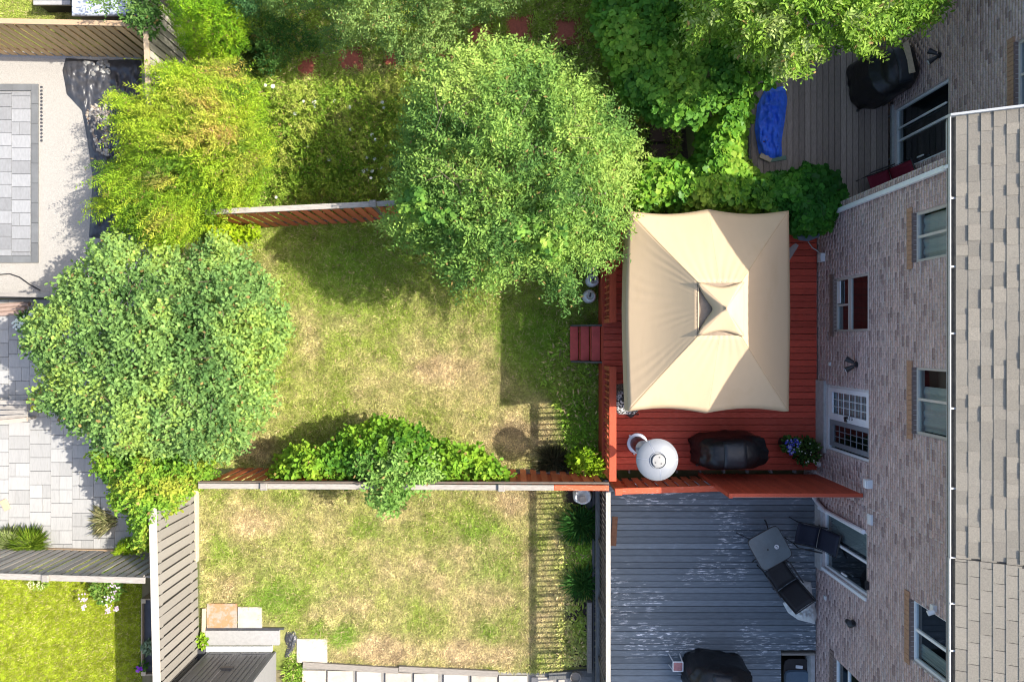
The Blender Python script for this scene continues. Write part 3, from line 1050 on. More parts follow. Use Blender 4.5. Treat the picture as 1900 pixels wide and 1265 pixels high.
houseC = thing('brick_house', (XC + 1.5, 6.0, 0), 'shaded set back brick house behind the weathered brown deck', 'house', 'row of brick houses')
opC = [(3.87, 5.34, 0.78, 2.78), (4.05, 5.25, 4.68, 5.62)]
brick_wall(houseC, XC, 3.001, 9.6, 0.0, 5.74, opC, 3)
patio_door(houseC, XC, *opC[0], 4.60, m_white, 'bar', threshold=(3.6, 5.45, 0.70, 0.775))
window(houseC, XC, *opC[1], vm=(4.65,))
roofC, rc = roof(houseC, 3.0, 9.8, 8.77, 5.83, 'laminate', 6, 2)
gutter(houseC, 3.62, 9.8, 8.77, 5.83, [4.4, 5.6, 6.8])

# small fittings on the walls: each a thing of its own


def wall_fit(name, px, py, label, cat, fn, xw=XW, z=None):
    """fn(mb, y, z) draws a fitting on the wall plane at the point seen at (px, py)"""
    zz = H - xw * FPX / (px - 950.0)
    y = (632.5 - py) * (H - zz) / FPX
    r = thing(name, (xw, y, zz), label, cat)
    fn(r, xw, y, zz)
    return r


def f_flood(r, x, y, z):
    MB().cyl((x - .03, y, z), (x, y, z), .06, .06, 14).build('mount', m_black_metal, r)
    for s in (1, -1):
        mb = MB().tube([(x - .03, y, z), (x - .09, y + .05 * s, z - .02)], .018)
        mb.cyl((x - .07, y + .04 * s, z - .0), (x - .20, y + .12 * s, z - .06), .035, .062, 14)
        mb.build('lamp_head', m_black_metal, r)
    MB().cyl((x - .202, y - .121, z - .061), (x - .208, y - .124, z - .064), .05, .05, 14).build('lens', m_lamp_glass, r)


wall_fit('flood_light', 1590, 676, 'black twin flood light between the kitchen window and the white door', 'flood light', f_flood)
wall_fit('flood_light', 1744, 103, 'black twin flood light on the dark set back wall', 'flood light', f_flood, xw=XC)


def f_box(sx, sy, sz, mat, hood=False):
    def fn(r, x, y, z):
        MB().obox((x - sx / 2, y, z), (sx, sy, sz), ch=0.0).build('cover', mat, r)
        MB().obox((x - sx - .004, y, z + sz * .1), (.008, sy * .8, sz * .6)).build('lid', mat, r)
        if hood:
            MB().obox((x - sx - .015, y, z + sz * .32), (.03, sy * .9, .03), (0, .5, 0)).build('hood', mat, r)
    return fn


wall_fit('vent_cover', 1615, 897, 'white vent hood on the brick wall above the red privacy screen', 'vent', f_box(.10, .17, .17, m_box_white, True))
wall_fit('utility_box', 1617, 963, 'flat white utility box beside the grey deck door', 'utility box', f_box(.05, .20, .13, m_box_white))
wall_fit('utility_box', 1611, 1085, 'small black box beside the lower frame of the grey deck door', 'utility box', f_box(.05, .16, .08, m_black_metal))
wall_fit('wall_outlet', 1540, 675, 'tiny white outlet plate low on the brick wall', 'outlet', f_box(.02, .08, .09, m_box_white))
wall_fit('wall_outlet', 1532, 1108, 'small pale outlet plate under the grey deck door', 'outlet', f_box(.03, .09, .09, m_box_white))


def f_lantern(r, x, y, z):
    MB().obox((x - .015, y, z), (.03, .09, .13)).build('mount', m_black_metal, r)
    MB().cyl((x - .10, y, z - .10), (x - .10, y, z + .06), .05, .065, 8).build('lantern', m_black_metal, r)
    MB().cyl((x - .10, y, z + .061), (x - .10, y, z + .12), .085, .01, 8).build('cap', m_black_metal, r)
    MB().tube([(x - .02, y, z + .02), (x - .06, y, z + .15), (x - .10, y, z + .12)], .01).build('arm', m_black_metal, r)


wall_fit('wall_lantern', 1585, 1155, 'dark lantern on the brick wall below the grey deck door', 'wall lamp', f_lantern)


def f_cam(r, x, y, z):
    MB().obox((x - .03, y, z), (.06, .10, .10)).build('mount', m_box_white, r)
    MB().cyl((x - .06, y - .03, z + .08), (x - .16, y - .07, z + .06), .04, .045, 12).build('camera_head', m_box_white, r)


wall_fit('security_camera', 1735, 1127, 'white camera fitting at the upper corner of the last bedroom window', 'camera', f_cam)


def f_jbox(r, x, y, z):
    MB().obox((x - .05, y, z), (.10, .19, .17)).build('cover', m_box_white, r)
    MB().obox((x - .104, y + .02, z), (.008, .11, .12)).build('lid', m_box_white, r)
    MB().tube([(x - .06, y + .08, z), (x - .12, y + .16, z - .05), (x - .20, y + .24, z - .12), (x - .26, y + .38, z - .2)], .012).build('cable', m_cable, r)


wall_fit('junction_box', 1528, 478, 'white electrical box with a curling cable by the canopy corner', 'electrical box', f_jbox)


def f_bib(r, x, y, z):
    MB().cyl((x - .30, y + .10, z), (x - .04, y - .04, z), .035, .04, 12).build('pipe', m_box_white, r)
    MB().cyl((x - .06, y - .03, z), (x + .0, y - .06, z), .07, .07, 12).build('flange', m_box_white, r)


wall_fit('wall_pipe', 1521, 857, 'short white pipe stub low on the wall behind the potted plants', 'pipe', f_bib)


def f_wpipe(r, x, y, z):
    MB().tube([(x - .10, y + .07, z - .08), (x - .08, y - .02, z + .05), (x - .06, y - .16, z + .55)], .045).build('pipe', m_box_white, r)


wall_fit('drain_pipe', 1520, 928, 'white drain pipe bend at the end of the red privacy screen', 'pipe', f_wpipe)
# ------------------------------------------------------------------ decks
ZD = 0.80


def deck_x(name, label, x0, x1, y0, y1, z, bw, gap, mat, T=0.032, cut=None):
    """deck with boards along x, laid one by one on joists"""
    d = thing(name, ((x0 + x1) / 2, (y0 + y1) / 2, 0), label, 'deck')
    y = y1
    k = 0
    while y - bw > y0:
        xe = x1
        if cut and y - bw < cut[1]:
            xe = cut[0]
        L = xe - x0
        put('board', prism('board', L, bw, T, mat, 0.005), d, ((x0 + xe) / 2, y - bw / 2, z - T + random.uniform(-.0015, .0015)), rot=(random.uniform(-.006, .006), 0, random.uniform(-.0006, .0006)))
        y -= bw + gap
        k += 1
    mb = MB()
    yy0 = y0 if not cut else cut[1] + .02
    xx = x0 + 0.03
    while xx < x1:
        mb.box(xx, xx + .04, yy0 if xx > (cut[0] if cut else 99) else y0, y1, z - T - .16, z - T - .004)
        xx += 0.55
    tag(mb.build('joist', m_darkwood_z, d), kind='stuff')
    return d


deckA = deck_x('red_deck', 'red stained wooden deck under the beige canopy', 2.12, 7.045, -3.06, 2.86, ZD, 0.1405, 0.0095, m_red_x)
MB().box(2.09, 2.118, -3.06, 2.86, 0.05, ZD - .004).build('skirt', m_red_panel, deckA)
deckB = deck_x('grey_deck', 'grey deck with white peeling paint beside the red privacy screen', 2.16, 7.045, -8.9, -3.22, 0.75, 0.1365, 0.010, m_gray_deck, cut=(6.24, -7.22))
MB().box(2.125, 2.158, -8.9, -3.22, 0.05, 0.745).build('skirt', m_darkwood_z, deckB)

deckC = thing('brown_deck', (7.4, 5.2, 0), 'weathered brown deck in the shade behind the vines', 'deck')
x = 5.55
while x + .14 < 8.82:
    L = 4.6
    put('board', prism('board', L, 0.1295, 0.032, m_old_deck_y, 0.004), deckC, (x + .066, 5.32, 0.72 + random.uniform(-.002, .002)), rot=(0, 0, math.pi / 2))
    x += 0.1385
MB().box(5.50, 5.545, 3.0, 7.6, 0.05, 0.74).build('skirt', m_darkwood_z, deckC)
mb = MB()
for y in (3.2, 4.2, 5.2, 6.2, 7.2):
    mb.box(5.56, 8.8, y, y + .04, .55, .715)
tag(mb.build('joist', m_darkwood_z, deckC), kind='stuff')


def railing(deck, xc, ya, yb, z, ztop, mat_cap, mat_bal, capw=0.15, n_posts=2, balgap=0.135, name='railing'):
    r = MB().box(xc - capw / 2, xc + capw / 2, ya, yb, ztop - .036, ztop).build(name, mat_cap, deck)
    MB().box(xc - .02, xc + .02, ya + .01, yb - .01, ztop - .125, ztop - .038).build('top_rail', mat_bal, r)
    MB().box(xc - .02, xc + .02, ya + .01, yb - .01, z + .07, z + .145).build('bottom_rail', mat_bal, r)
    for k in range(n_posts):
        y = ya + .05 + (yb - ya - .1) * k / (n_posts - 1)
        MB().box(xc - .075, xc + .015, y - .045, y + .045, z - .3, ztop - .037).build('post', mat_bal, r)
    y = ya + .15
    me2 = bpy.data.meshes.new('baluster')
    me2.from_pydata([(sx * .018, sy * .018, zz) for zz in (0, ztop - z + .04) for sx, sy in ((-1, -1), (1, -1), (1, 1), (-1, 1))], [],
                    [(0, 3, 2, 1), (4, 5, 6, 7), (0, 1, 5, 4), (1, 2, 6, 5), (2, 3, 7, 6), (3, 0, 4, 7)])
    me2.materials.append(mat_bal)
    while y < yb - .1:
        put('baluster', me2, r, (xc - .039, y, z - .08))
        y += balgap
    return r


railing(deckA, 2.195, 0.40, 2.72, ZD, 1.76, m_red_y, m_red_z)
railing(deckA, 2.195, -3.05, -0.56, ZD, 1.76, m_red_y, m_red_z, n_posts=3)
rB = railing(deckB, 2.10, -8.9, -3.28, 0.75, 1.72, m_greycap_y, m_darkwood_z, capw=0.10, n_posts=5, balgap=0.125)
MB().box(1.985, 2.075, -8.9, -3.35, 0.30, 0.42).build('lower_rail', m_darkwood_y, rB)
MB().box(1.93, 1.98, -8.9, -3.35, 0.06, 0.20).build('ground_rail', m_darkwood_y, rB)

stairs = thing('stairs', (1.75, -0.06, 0), 'three red painted steps going down from the red deck to the lawn', 'stairs')
for k in range(3):
    z = 0.20 + 0.20 * k
    xa = 1.39 + 0.235 * k
    MB().obox((xa + .104, -0.06, z - .02), (.200, .82, .04), ch=.008).build('tread', m_tread, stairs)
    MB().box(xa + .215, xa + .233, -.45, .33, z + .001, z + .158).build('riser', m_red_panel, stairs)
for y in (-.495, .365):
    mb = MB()
    mb.add([(1.42, y - .02, 0), (2.085, y - .02, 0), (2.085, y - .02, .76), (1.95, y - .02, .76), (1.42, y - .02, .22),
            (1.42, y + .02, 0), (2.085, y + .02, 0), (2.085, y + .02, .76), (1.95, y + .02, .76), (1.42, y + .02, .22)],
           [(0, 1, 2, 3, 4), (9, 8, 7, 6, 5), (0, 5, 6, 1), (1, 6, 7, 2), (2, 7, 8, 3), (3, 8, 9, 4), (4, 9, 5, 0)])
    mb.build('stringer', m_darkwood_z, stairs)

# ------------------------------------------------------------------ fences


def fence(label, p0, p1, z0, ztop, mat, cap_mat, bw=0.14, pitch=0.235, back=True, face=1, post_at=(), capw=0.115, cap_split=None, jitter=0.02, rail_mat=None, post_out=0, name='wooden_fence'):
    """board fence from p0 to p1: boards one by one on both faces, rails, posts, flat cap; face=+1 puts the front boards on the left of p0->p1"""
    p0, p1 = Vector((p0[0], p0[1])), Vector((p1[0], p1[1]))
    L = (p1 - p0).length
    d = (p1 - p0) / L
    nrm = Vector((-d.y, d.x)) * face
    ang = math.atan2(d.y, d.x)
    mid = (p0 + p1) / 2
    f = thing(name, (mid.x, mid.y, 0), label, 'fence', 'board fences between the yards')
    hb = ztop - 0.05 - z0 - 0.06
    key = ('fence_board', bw, round(hb, 3), mat.name)
    if key not in _prism_cache:
        me = bpy.data.meshes.new('board')
        a, t = bw / 2, 0.018
        v = [(-a, 0, 0), (a, 0, 0), (a, t, 0), (-a, t, 0), (-a, 0, hb), (a, 0, hb), (a, t, hb), (-a, t, hb)]
        me.from_pydata(v, [], [(0, 3, 2, 1), (4, 5, 6, 7), (0, 1, 5, 4), (1, 2, 6, 5), (2, 3, 7, 6), (3, 0, 4, 7)])
        me.materials.append(mat)
        _prism_cache[key] = me
    me = _prism_cache[key]
    n = int(L / pitch)
    for k in range(n):
        s = (k + .5) * pitch + (L - n * pitch) / 2
        for side in ((1, -1) if back else (1,)):
            if side < 0 and k == n - 1:
                continue
            q = p0 + d * (s + (pitch / 2 if side < 0 else 0) + random.uniform(-.004, .004)) + nrm * (0.022 if side > 0 else -0.040)
            if face < 0:
                q = q + nrm * 0.018 * 1.0
            put('board', me, f, (q.x, q.y, z0 + .05 + random.uniform(-jitter, jitter) * .5), rot=(random.uniform(-.006, .006), random.uniform(-.004, .004), ang))
    for zz in (z0 + .3, ztop - .28):
        c = mid
        MB().obox((c.x, c.y, zz), (L, .038, .085), (0, 0, ang)).build('rail', rail_mat or mat, f)
    parts = [(0, 1, cap_mat)] if not cap_split else [(0, cap_split[0], cap_mat), (cap_split[0], 1, cap_split[1])]
    for a, b, cm in parts:
        q = p0 + d * L * (a + b) / 2
        MB().obox((q.x, q.y, ztop - .018), (L * (b - a) - .006, capw, .036), (0, 0, ang), ch=.005).build('cap', cm, f)
    for s in post_at:
        q = p0 + d * s
        MB().obox((q.x, q.y, (z0 + ztop + .03) / 2), (.092, .092, ztop + .03 - z0), (0, 0, ang)).build('post', rail_mat or mat, f)
        MB().obox((q.x, q.y, ztop + .042), (.15, .15, .04), (0, 0, ang), ch=.012).build('post_cap', cap_mat, f)
    return f


# gravel yard's far fence (tan), with the view from its front
a, b = P(-330, 33, 1.8), P(266, 45, 1.8)
fence('tan wooden fence behind the gravel yard, lit slats leaning to one side', a, b, 0, 1.82, m_tan_z, m_tan_x, face=-1, bw=.15, pitch=.215, post_at=())
# back fence along the gravel yard, partly under the shrub
a, b = P(258, -240, 1.9), P(276, 205, 1.9)
fence('weathered back fence with a flat pale cap half hidden by the yellow green shrub', b, a, 0, 1.9, m_greyfence_z, m_tan_y, face=-1, bw=.15, pitch=.19)
# fence between the two upper yards: red brown slats under a grey cap
a, b = P(380, 394, 1.96), P(1165, 356, 1.96)
fence('red brown slat fence below the overgrown bed, half covered by the big tree', a, b, 0, 1.98, m_red_z, m_greycap_x, face=-1, bw=.14, pitch=.235, post_at=(3.62,), rail_mat=m_dark_x)
# fence between the two lawns
a, b = P(368, 901, 1.98), P(1130, 905, 1.98)
f4 = fence('long red slat fence between the two lawns with a grey cap turning orange', a, b, 0, 2.0, m_red_z, m_greycap_x, face=1, bw=.14, pitch=.235, post_at=(1.42, 6.5), cap_split=(0.866, m_cap_red), rail_mat=m_dark_x)
q0, q1 = P(368, 897, 1.9), P(1130, 899, 1.9)
mb = MB().obox(((q0[0] + q1[0]) / 2, (q0[1] + q1[1]) / 2 + .035, 1.865), ((q1[0] - q0[0]), .035, .09), (0, 0, math.atan2(q1[1] - q0[1], q1[0] - q0[0])))
mb.build('face_rail', m_dark_x, f4)
# grey painted side fence
a, b = P(283, 938, 2.0), P(296, 1480, 2.0)
f5 = fence('taupe painted board fence running past the raised planter', a, b, 0, 2.02, m_greyfence2_z, m_greycap_y, face=1, bw=.185, pitch=.232, back=True, capw=.16)
q0, q1 = P(364, 905, 0.1), P(364, 1042, 0.1)
MB().box(q0[0] - .04, q0[0] + .03, q1[1], q0[1], 0.0, .12).build('kickboard', m_pale_wood, f5)
# fence between the white patio and the bright lawn
a, b = P(-400, 1056, 1.95), P(270, 1076, 1.95)
f6 = fence('weathered grey slat fence between the white patio and the bright green lawn', a, b, 0, 1.98, m_greyfence_z, m_greycap_x, face=1, bw=.13, pitch=.20, back=True, post_at=(5.65,), capw=.13, jitter=.05)
q0, q1 = P(-60, 1016, 0.1), P(270, 1022, 0.1)
MB().obox(((q0[0] + q1[0]) / 2, (q0[1] + q1[1]) / 2 + .01, .09), (q1[0] - q0[0], .04, .16), (0, 0, math.atan2(q1[1] - q0[1], q1[0] - q0[0]))).build('kickboard', m_tan_x, f6)
# low edge fence between gravel yard and white patio
a, b = P(-260, 542, 1.2), P(112, 548, 1.2)
fence('low dark topped fence between the gravel yard and the white patio', a, b, 0, 1.2, m_darkwood_z, m_greycap_x, face=-1, bw=.14, pitch=.16, back=False, capw=.10)

# railing fence on the deck boundary and the tall privacy screen
a, b = P(1144, 911, 1.95), P(1362, 905, 1.95)
fence('short orange capped slat fence between the red deck and the grey deck', a, b, ZD - .1, 1.97, m_red_z, m_cap_red, face=1, bw=.14, pitch=.225, back=True, post_at=(0.03,), capw=.13, rail_mat=m_red_z, name='deck_fence')
pz = 2.95
x0, x1, yb = 4.42, 7.04, -3.10
scr = thing('privacy_screen', ((x0 + x1) / 2, yb, 0), 'tall red privacy screen of narrow boards beside the covered barbecue', 'fence')
n = 12
for k in range(n):
    s = 0.75 / n
    xa = x0 + .02 + k * s
    MB().obox((xa + s / 2, yb + .02, (ZD + pz) / 2), (s - .012, .018, pz - ZD - .06), (0, 0, .75)).build('board', m_red_panel, scr)
xm = x0 + .80
n = 11
for k in range(n):
    s = (x1 - xm) / n
    MB().box(xm + k * s + .004, xm + (k + 1) * s - .004, yb + .008 + random.uniform(-.002, .002), yb + .028, ZD + .02, pz - .04).build('board', m_red_panel, scr)
MB().box(x0, x1, yb - .03, yb + .045, pz - .038, pz).build('cap', m_red_panel, scr)
MB().box(xm - .04, xm - .003, yb - .01, yb + .045, ZD, pz - .04).build('post', m_red_panel, scr)
MB().box(x0 - .07, x0 - .001, yb - .045, yb + .045, ZD - .2, pz + .02).build('post', m_red_panel, scr)
MB().box(x0, x1, yb - .038, yb - .031, pz - .12, pz - .002).build('trim', m_greycap_x, scr)

# timber edging, odd planks
def plank(name, p, q, z, w, t, mat, label, cat='plank'):
    a, b = P(p[0], p[1], z), P(q[0], q[1], z)
    L = math.hypot(b[0] - a[0], b[1] - a[1])
    o = put(name, prism(name, L, w, t, mat, .006), None, ((a[0] + b[0]) / 2, (a[1] + b[1]) / 2, z), rot=(0, 0, math.atan2(b[1] - a[1], b[0] - a[0])))
    return tag(o, label, cat)


plank('timber_edging', (564, 1230), (740, 1241), 0.012, .14, .09, m_timber_x, 'grey landscape timber starting beside the square slab', 'timber')
plank('timber_edging', (741, 1238), (924, 1247), 0.012, .14, .09, m_timber_x, 'grey landscape timber in the middle of the dry lawn edge', 'timber')
plank('timber_edging', (1018, 1251), (1112, 1244), 0.012, .16, .10, m_darkwood_y, 'dark short timber running up to the grey deck railing', 'timber')
plank('garden_plank', (1092, 1110), (1092, 1238), 0.012, .10, .28, m_timber_x, 'upright brown plank edging the weedy bed by the grey deck')
plank('edging_board', (381, 1126), (379, 1212), 0.012, .08, .10, m_pale_wood, 'pale edging board between the taupe fence and the grey shed')
plank('scrap_board', (1141, 958), (1138, 1012), 0.752, .13, .02, m_terracotta, 'short brown scrap board lying by the grey deck railing')
plank('wood_offcut', (1412, 270), (1424, 256), 0.86, .09, .03, m_terracotta, 'brown wood offcut lying on the blue tarp', 'wood offcut')
plank('wood_offcut', (1410, 288), (1430, 298), 0.80, .12, .04, m_pale_wood, 'pale wood offcut at the bottom corner of the blue tarp', 'wood offcut')
plank('wood_offcut', (1424, 298), (1458, 293), 0.765, .10, .03, M('green_plank', (.15, .24, .18), .8, 0, 8, .2), 'pale green offcut sticking out from under the blue tarp', 'wood offcut')
plank('board_on_patio', (6, 927), (15, 945), 0.068, .16, .03, M('raw_cardboard', (.50, .34, .22), .9, 0, 8, .1), 'small tan board lying on the white patio', 'board')
plank('loose_plank', (1680, 80), (1692, 136), 2.06, .13, .03, m_pale_wood, 'pale plank weighing down the black cover in front of the dark wall')

# ------------------------------------------------------------------ canopy gazebo
gx, gy = 3.99, 0.61
hx, hy = 1.63, 2.03
zc, zi, za = 2.76, 3.55, 3.62
gz = thing('gazebo', (gx, gy, ZD), 'beige fabric gazebo with a vented top over the red deck', 'gazebo')
ix, iy = 0.40, 0.50
NU, NS = 61, 17


def canopy_panel(side):
    """one slope of the roof; side 0:-x 1:+x 2:-y 3:+y"""
    rows = []
    for j in range(NS):
        s = j / (NS - 1)
        row = []
        for i in range(NU):
            t = -1 + 2 * i / (NU - 1)
            scallop = 0.085 * (1 - abs(t) ** 1.4) if side < 2 else 0.0
            if side >= 2:
                u = abs(t)
                scallop = 0.075 * math.sin(math.pi * u) ** 1.0 - 0.03 * (1 - u) ** 2
            o = (hx if side < 2 else hy)
            a = (hy if side < 2 else hx)
            oi = (ix if side < 2 else iy)
            ai = (iy if side < 2 else ix)
            sag = 0.045 * math.sin(math.pi * s)
            rib = 0.035 * (1 - abs(t)) * math.sin(math.pi * min(s * 1.2, 1)) if side >= 2 else -0.035 * (1 - t * t) * math.sin(math.pi * s)
            dd = o + (oi - o) * s - scallop * (1 - s) ** 2 * (1 if side >= 2 else -0.55)
            ll = t * (a + (ai - a) * s)
            z = zc + (zi - zc) * s - sag + rib - 0.05 * (1 - t * t) * (1 - s) ** 3 * (0 if side >= 2 else 1)
            wr = (0.006 * math.sin(t * 46 + 2 * math.sin(s * 5)) * math.sin(math.pi * s) ** .5 * (.5 + .5 * math.sin(t * 7 + s * 3)) if side == 0 else 0.004 * math.sin(t * 26 + s * 9) * s)
            z += wr * (1 - t ** 4)
            p = {0: (gx - dd, gy + ll, z), 1: (gx + dd, gy - ll, z), 2: (gx - ll, gy - dd, z), 3: (gx + ll, gy + dd, z)}[side]
            row.append(p)
        rows.append(row)
    return rows


mb = MB()
edges = []
for sd in range(4):
    rows = canopy_panel(sd)
    mb.grid(rows)
    edges.append(rows[0])
cn = mb.build('canopy', m_canopy, gz, smooth=True)
mod = cn.modifiers.new('thick', 'SOLIDIFY')
mod.thickness = 0.008
# hanging valance along the four eaves
for sd, e in enumerate(edges):
    out = {0: (-1, 0), 1: (1, 0), 2: (0, -1), 3: (0, 1)}[sd]
    v = [[(p[0] + out[0] * (.004 + .012 * k), p[1] + out[1] * (.004 + .012 * k), p[2] - .002 - 0.075 * k) for p in e] for k in range(4)]
    MB().grid(v).build('valance', m_canopy, cn, smooth=True)
# raised vent cap with scalloped edges
mb = MB()
cx_, cy_ = ix + .06, iy + .03
apex = (gx + 0.02, gy, 4.02)
cor = [(-cx_, -cy_), (cx_, -cy_), (cx_, cy_), (-cx_, cy_)]
for k in range(4):
    A, B = Vector(cor[k]), Vector(cor[(k + 1) % 4])
    rows = []
    for j in range(8):
        s = j / 7
        row = []
        for i in range(11):
            t = i / 10
            e = A.lerp(B, t)
            e = e * (1 - (0.20, 0.02, 0.20, 0.66)[k] * math.sin(math.pi * t) * (1 - s))
            x = gx + e.x * (1 - s) + .02 * s
            y = gy + e.y * (1 - s)
            z = 3.575 + 0.035 * math.sin(math.pi * t) * (1 - s) + (3.90 - 3.575) * s - .02 * math.sin(math.pi * s)
            row.append((x, y, z))
        rows.append(row)
    mb.grid(rows)
vc = mb.build('vent_cap', m_canopy, cn, smooth='auto')
mod = vc.modifiers.new('thick', 'SOLIDIFY')
mod.thickness = 0.006
mb = MB()
for sx, sy in ((-1, -1), (1, -1), (1, 1), (-1, 1)):
    mb.tube([(gx + sx * ix, gy + sy * iy, zi - .03), (gx + sx * .06, gy + sy * .10, 3.70)], .012)
mb.build('vent_frame', m_black_metal, gz)
mb = MB()
f = [(gx + sx * (ix + .02), gy + sy * (iy + .02), zi - .02) for sx, sy in ((-1, -1), (1, -1), (1, 1), (-1, 1))]
for k in range(4):
    mb.tube([f[k], f[(k + 1) % 4]], .013)
mb.build('vent_ring', m_black_metal, gz)
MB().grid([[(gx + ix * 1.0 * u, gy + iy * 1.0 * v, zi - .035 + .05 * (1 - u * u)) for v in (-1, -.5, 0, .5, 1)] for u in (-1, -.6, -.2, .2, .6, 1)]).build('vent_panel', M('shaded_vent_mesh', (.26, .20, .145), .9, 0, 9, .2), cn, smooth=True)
mb = MB()
for sd in (0, 1):
    rows = canopy_panel(sd)
    for i in (0, NU - 1):
        mb.tube([(r[i][0], r[i][1], r[i][2] + .006) for r in rows], .007, 6)
for sd in (2, 3):
    rows = canopy_panel(sd)
    mb.tube([(r[NU // 2][0], r[NU // 2][1], r[NU // 2][2] + .004) for r in rows], .006, 6)
tag(mb.build('seam', M('canopy_seam', (.47, .34, .20), .9, 0, 9, .1), cn, smooth=True), kind='stuff')
for sx, sy in ((-1, -1), (1, -1), (1, 1), (-1, 1)):
    MB().box(gx + sx * (hx - .12) - .03, gx + sx * (hx - .12) + .03, gy + sy * (hy - .12) - .03, gy + sy * (hy - .12) + .03, ZD, zc - .03).build('post', m_black_metal, gz)
    MB().tube([(gx + sx * (hx - .12), gy + sy * (hy - .12), zc - .05), (gx + sx * ix, gy + sy * iy, zi - .06)], .014).build('rib', m_black_metal, gz)
mb = MB()
rows = []
for j in range(6):
    s = j / 5
    rows.append([(5.52 + .62 * t * (1 - .2 * s) , 2.02 - .10 * s - .62 * t * s * .8 + .06 * math.sin(t * 9), 2.30 - .75 * s - .3 * t) for t in [i / 8 for i in range(9)]])
mb.grid(rows)
mb.build('side_drape', m_drape, gz, smooth=True)


# ------------------------------------------------------------------ things on the decks
def superring(cx, cy, z, rx, ry, p=3.2, n=44, amp=0.0, seed=0, rot=0.0):
    out = []
    for i in range(n):
        t = 2 * math.pi * i / n
        c, s = math.cos(t), math.sin(t)
        r = (abs(c) ** p + abs(s) ** p) ** (-1 / p)
        w = 1 + amp * (math.sin(5 * t + seed) * .5 + math.sin(11 * t + seed * 2.1 + z * 9) * .35 + math.sin(17 * t + z * 15 + seed) * .25)
        x, y = rx * r * c * w, ry * r * s * w
        out.append((cx + x * math.cos(rot) - y * math.sin(rot), cy + x * math.sin(rot) + y * math.cos(rot), z))
    return out


def covered_bbq(label, cx, cy, z, rot, L, W, hgt, seed, hood=-0.04):
    g = thing('covered_barbecue', (cx, cy, z), label, 'barbecue', 'barbecues under black covers')
    rings = []
    for k, (zz, a, b) in enumerate([(0.03, 1.0, 1.0), (.18, .985, .98), (.45, .97, .95), (.72, .965, .94), (.80, .955, .93), (.84, .93, .90)]):
        rings.append(superring(cx, cy, z + zz * hgt / 1.15, L / 2 * a, W / 2 * b, 4.0, 60, .065, seed + k * .4, rot))
    dx = hood * L
    c2 = (cx + dx * math.cos(rot), cy + dx * math.sin(rot))
    for k, (zz, a, b, p) in enumerate([(.88, .78, .90, 3.6), (.98, .72, .84, 3.2), (1.07, .66, .72, 3.0), (1.125, .56, .50, 2.6), (1.15, .3, .25, 2.3)]):
        rings.append(superring(c2[0], c2[1], z + zz * hgt / 1.15, L / 2 * a, W / 2 * b, p, 60, .055, seed + k * .7, rot))
    MB().loft(rings).build('cover', m_cover, g, smooth=True)
    # stiff centre panel of the cover, a little proud of it
    mb = MB()
    rows = []
    for i in range(7):
        u = -1 + 2 * i / 6
        row = []
        for j in range(9):
            v = -1 + 2 * j / 8
            lx = dx + u * L * .155
            ly = v * W * .36
            zz = 1.157 - .10 * abs(v) ** 2.2 - .012 * abs(u)
            row.append((cx + lx * math.cos(rot) - ly * math.sin(rot), cy + lx * math.sin(rot) + ly * math.cos(rot), z + zz * hgt / 1.15))
        rows.append(row)
    mb.grid(rows)
    p = mb.build('cover_panel', m_cover_grey, g, smooth=True)
    s = p.modifiers.new('thick', 'SOLIDIFY')
    s.thickness = .03
    s.offset = -1
    # casters peeping out
    for sx in (-1, 1):
        lx, ly = sx * L * .40, -W * .48
        MB().cyl((cx + lx * math.cos(rot) - ly * math.sin(rot), cy + lx * math.sin(rot) + ly * math.cos(rot) - .02, z + .035),
                 (cx + lx * math.cos(rot) - ly * math.sin(rot), cy + lx * math.sin(rot) + ly * math.cos(rot) + .02, z + .035), .035, .035, 12).build('caster', m_black_metal, g)
    return g


covered_bbq('barbecue under a black cover beside the red privacy screen', 4.88, -2.46, ZD, 0.04, 1.56, 0.78, 1.12, 1.0)
covered_bbq('barbecue under a black cover with a pale plank on top, in the shade', 8.28, 5.93, 0.755, 0.22, 1.0, 1.10, 1.30, 3.0, hood=0.10)
covered_bbq('black covered barbecue at the bottom of the grey deck beside a small stool', 4.62, -7.62, 0.752, -0.08, 1.42, 0.95, 1.08, 5.0)

# patio heater
m_burn = M('dark_steel', (.16, .17, .18), .35, 0, 6, .1, metal=.7)
hx0, hy0 = P(1182, 822, ZD)
ht = thing('patio_heater', (hx0, hy0, ZD), 'tall patio heater with a round silver reflector on the red deck', 'patio heater')
MB().lathe((hx0, hy0, ZD), [(.24, .0), (.245, .02), (.235, .05), (.12, .07)], 36).build('base', m_steel, ht, smooth='auto')
MB().lathe((hx0, hy0, ZD), [(.17, .072), (.17, .74), (.16, .75)], 32).build('tank_housing', M('dark_brown_enamel', (.060, .022, .022), .35, 0, 5, .2, spec=.5), ht, smooth='auto')
MB().lathe((hx0, hy0, ZD), [(.175, .752), (.175, .79), (.03, .82)], 32).build('housing_rim', m_burn, ht, smooth='auto')
MB().cyl((hx0, hy0, ZD + .84), (hx0, hy0, ZD + 1.72), .028).build('pole', m_steel, ht, smooth='auto')
mb = MB()
for i in range(3):
    t = .8 + 2.1 * i
    mb.cyl((hx0 - .25 * math.cos(t), hy0 + .25 * math.sin(t), ZD), (hx0 - .25 * math.cos(t), hy0 + .25 * math.sin(t), ZD + .05), .022, .022, 8)
tag(mb.build('foot_screw', m_box_white, ht), kind='stuff')
MB().lathe((hx0, hy0, ZD), [(.10, 1.70), (.14, 1.76), (.15, 1.86), (.15, 2.20), (.13, 2.23)], 32).build('burner', M('burner_mesh', (.11, .13, .15), .45, 0, 60, .3, metal=.4), ht, smooth='auto')
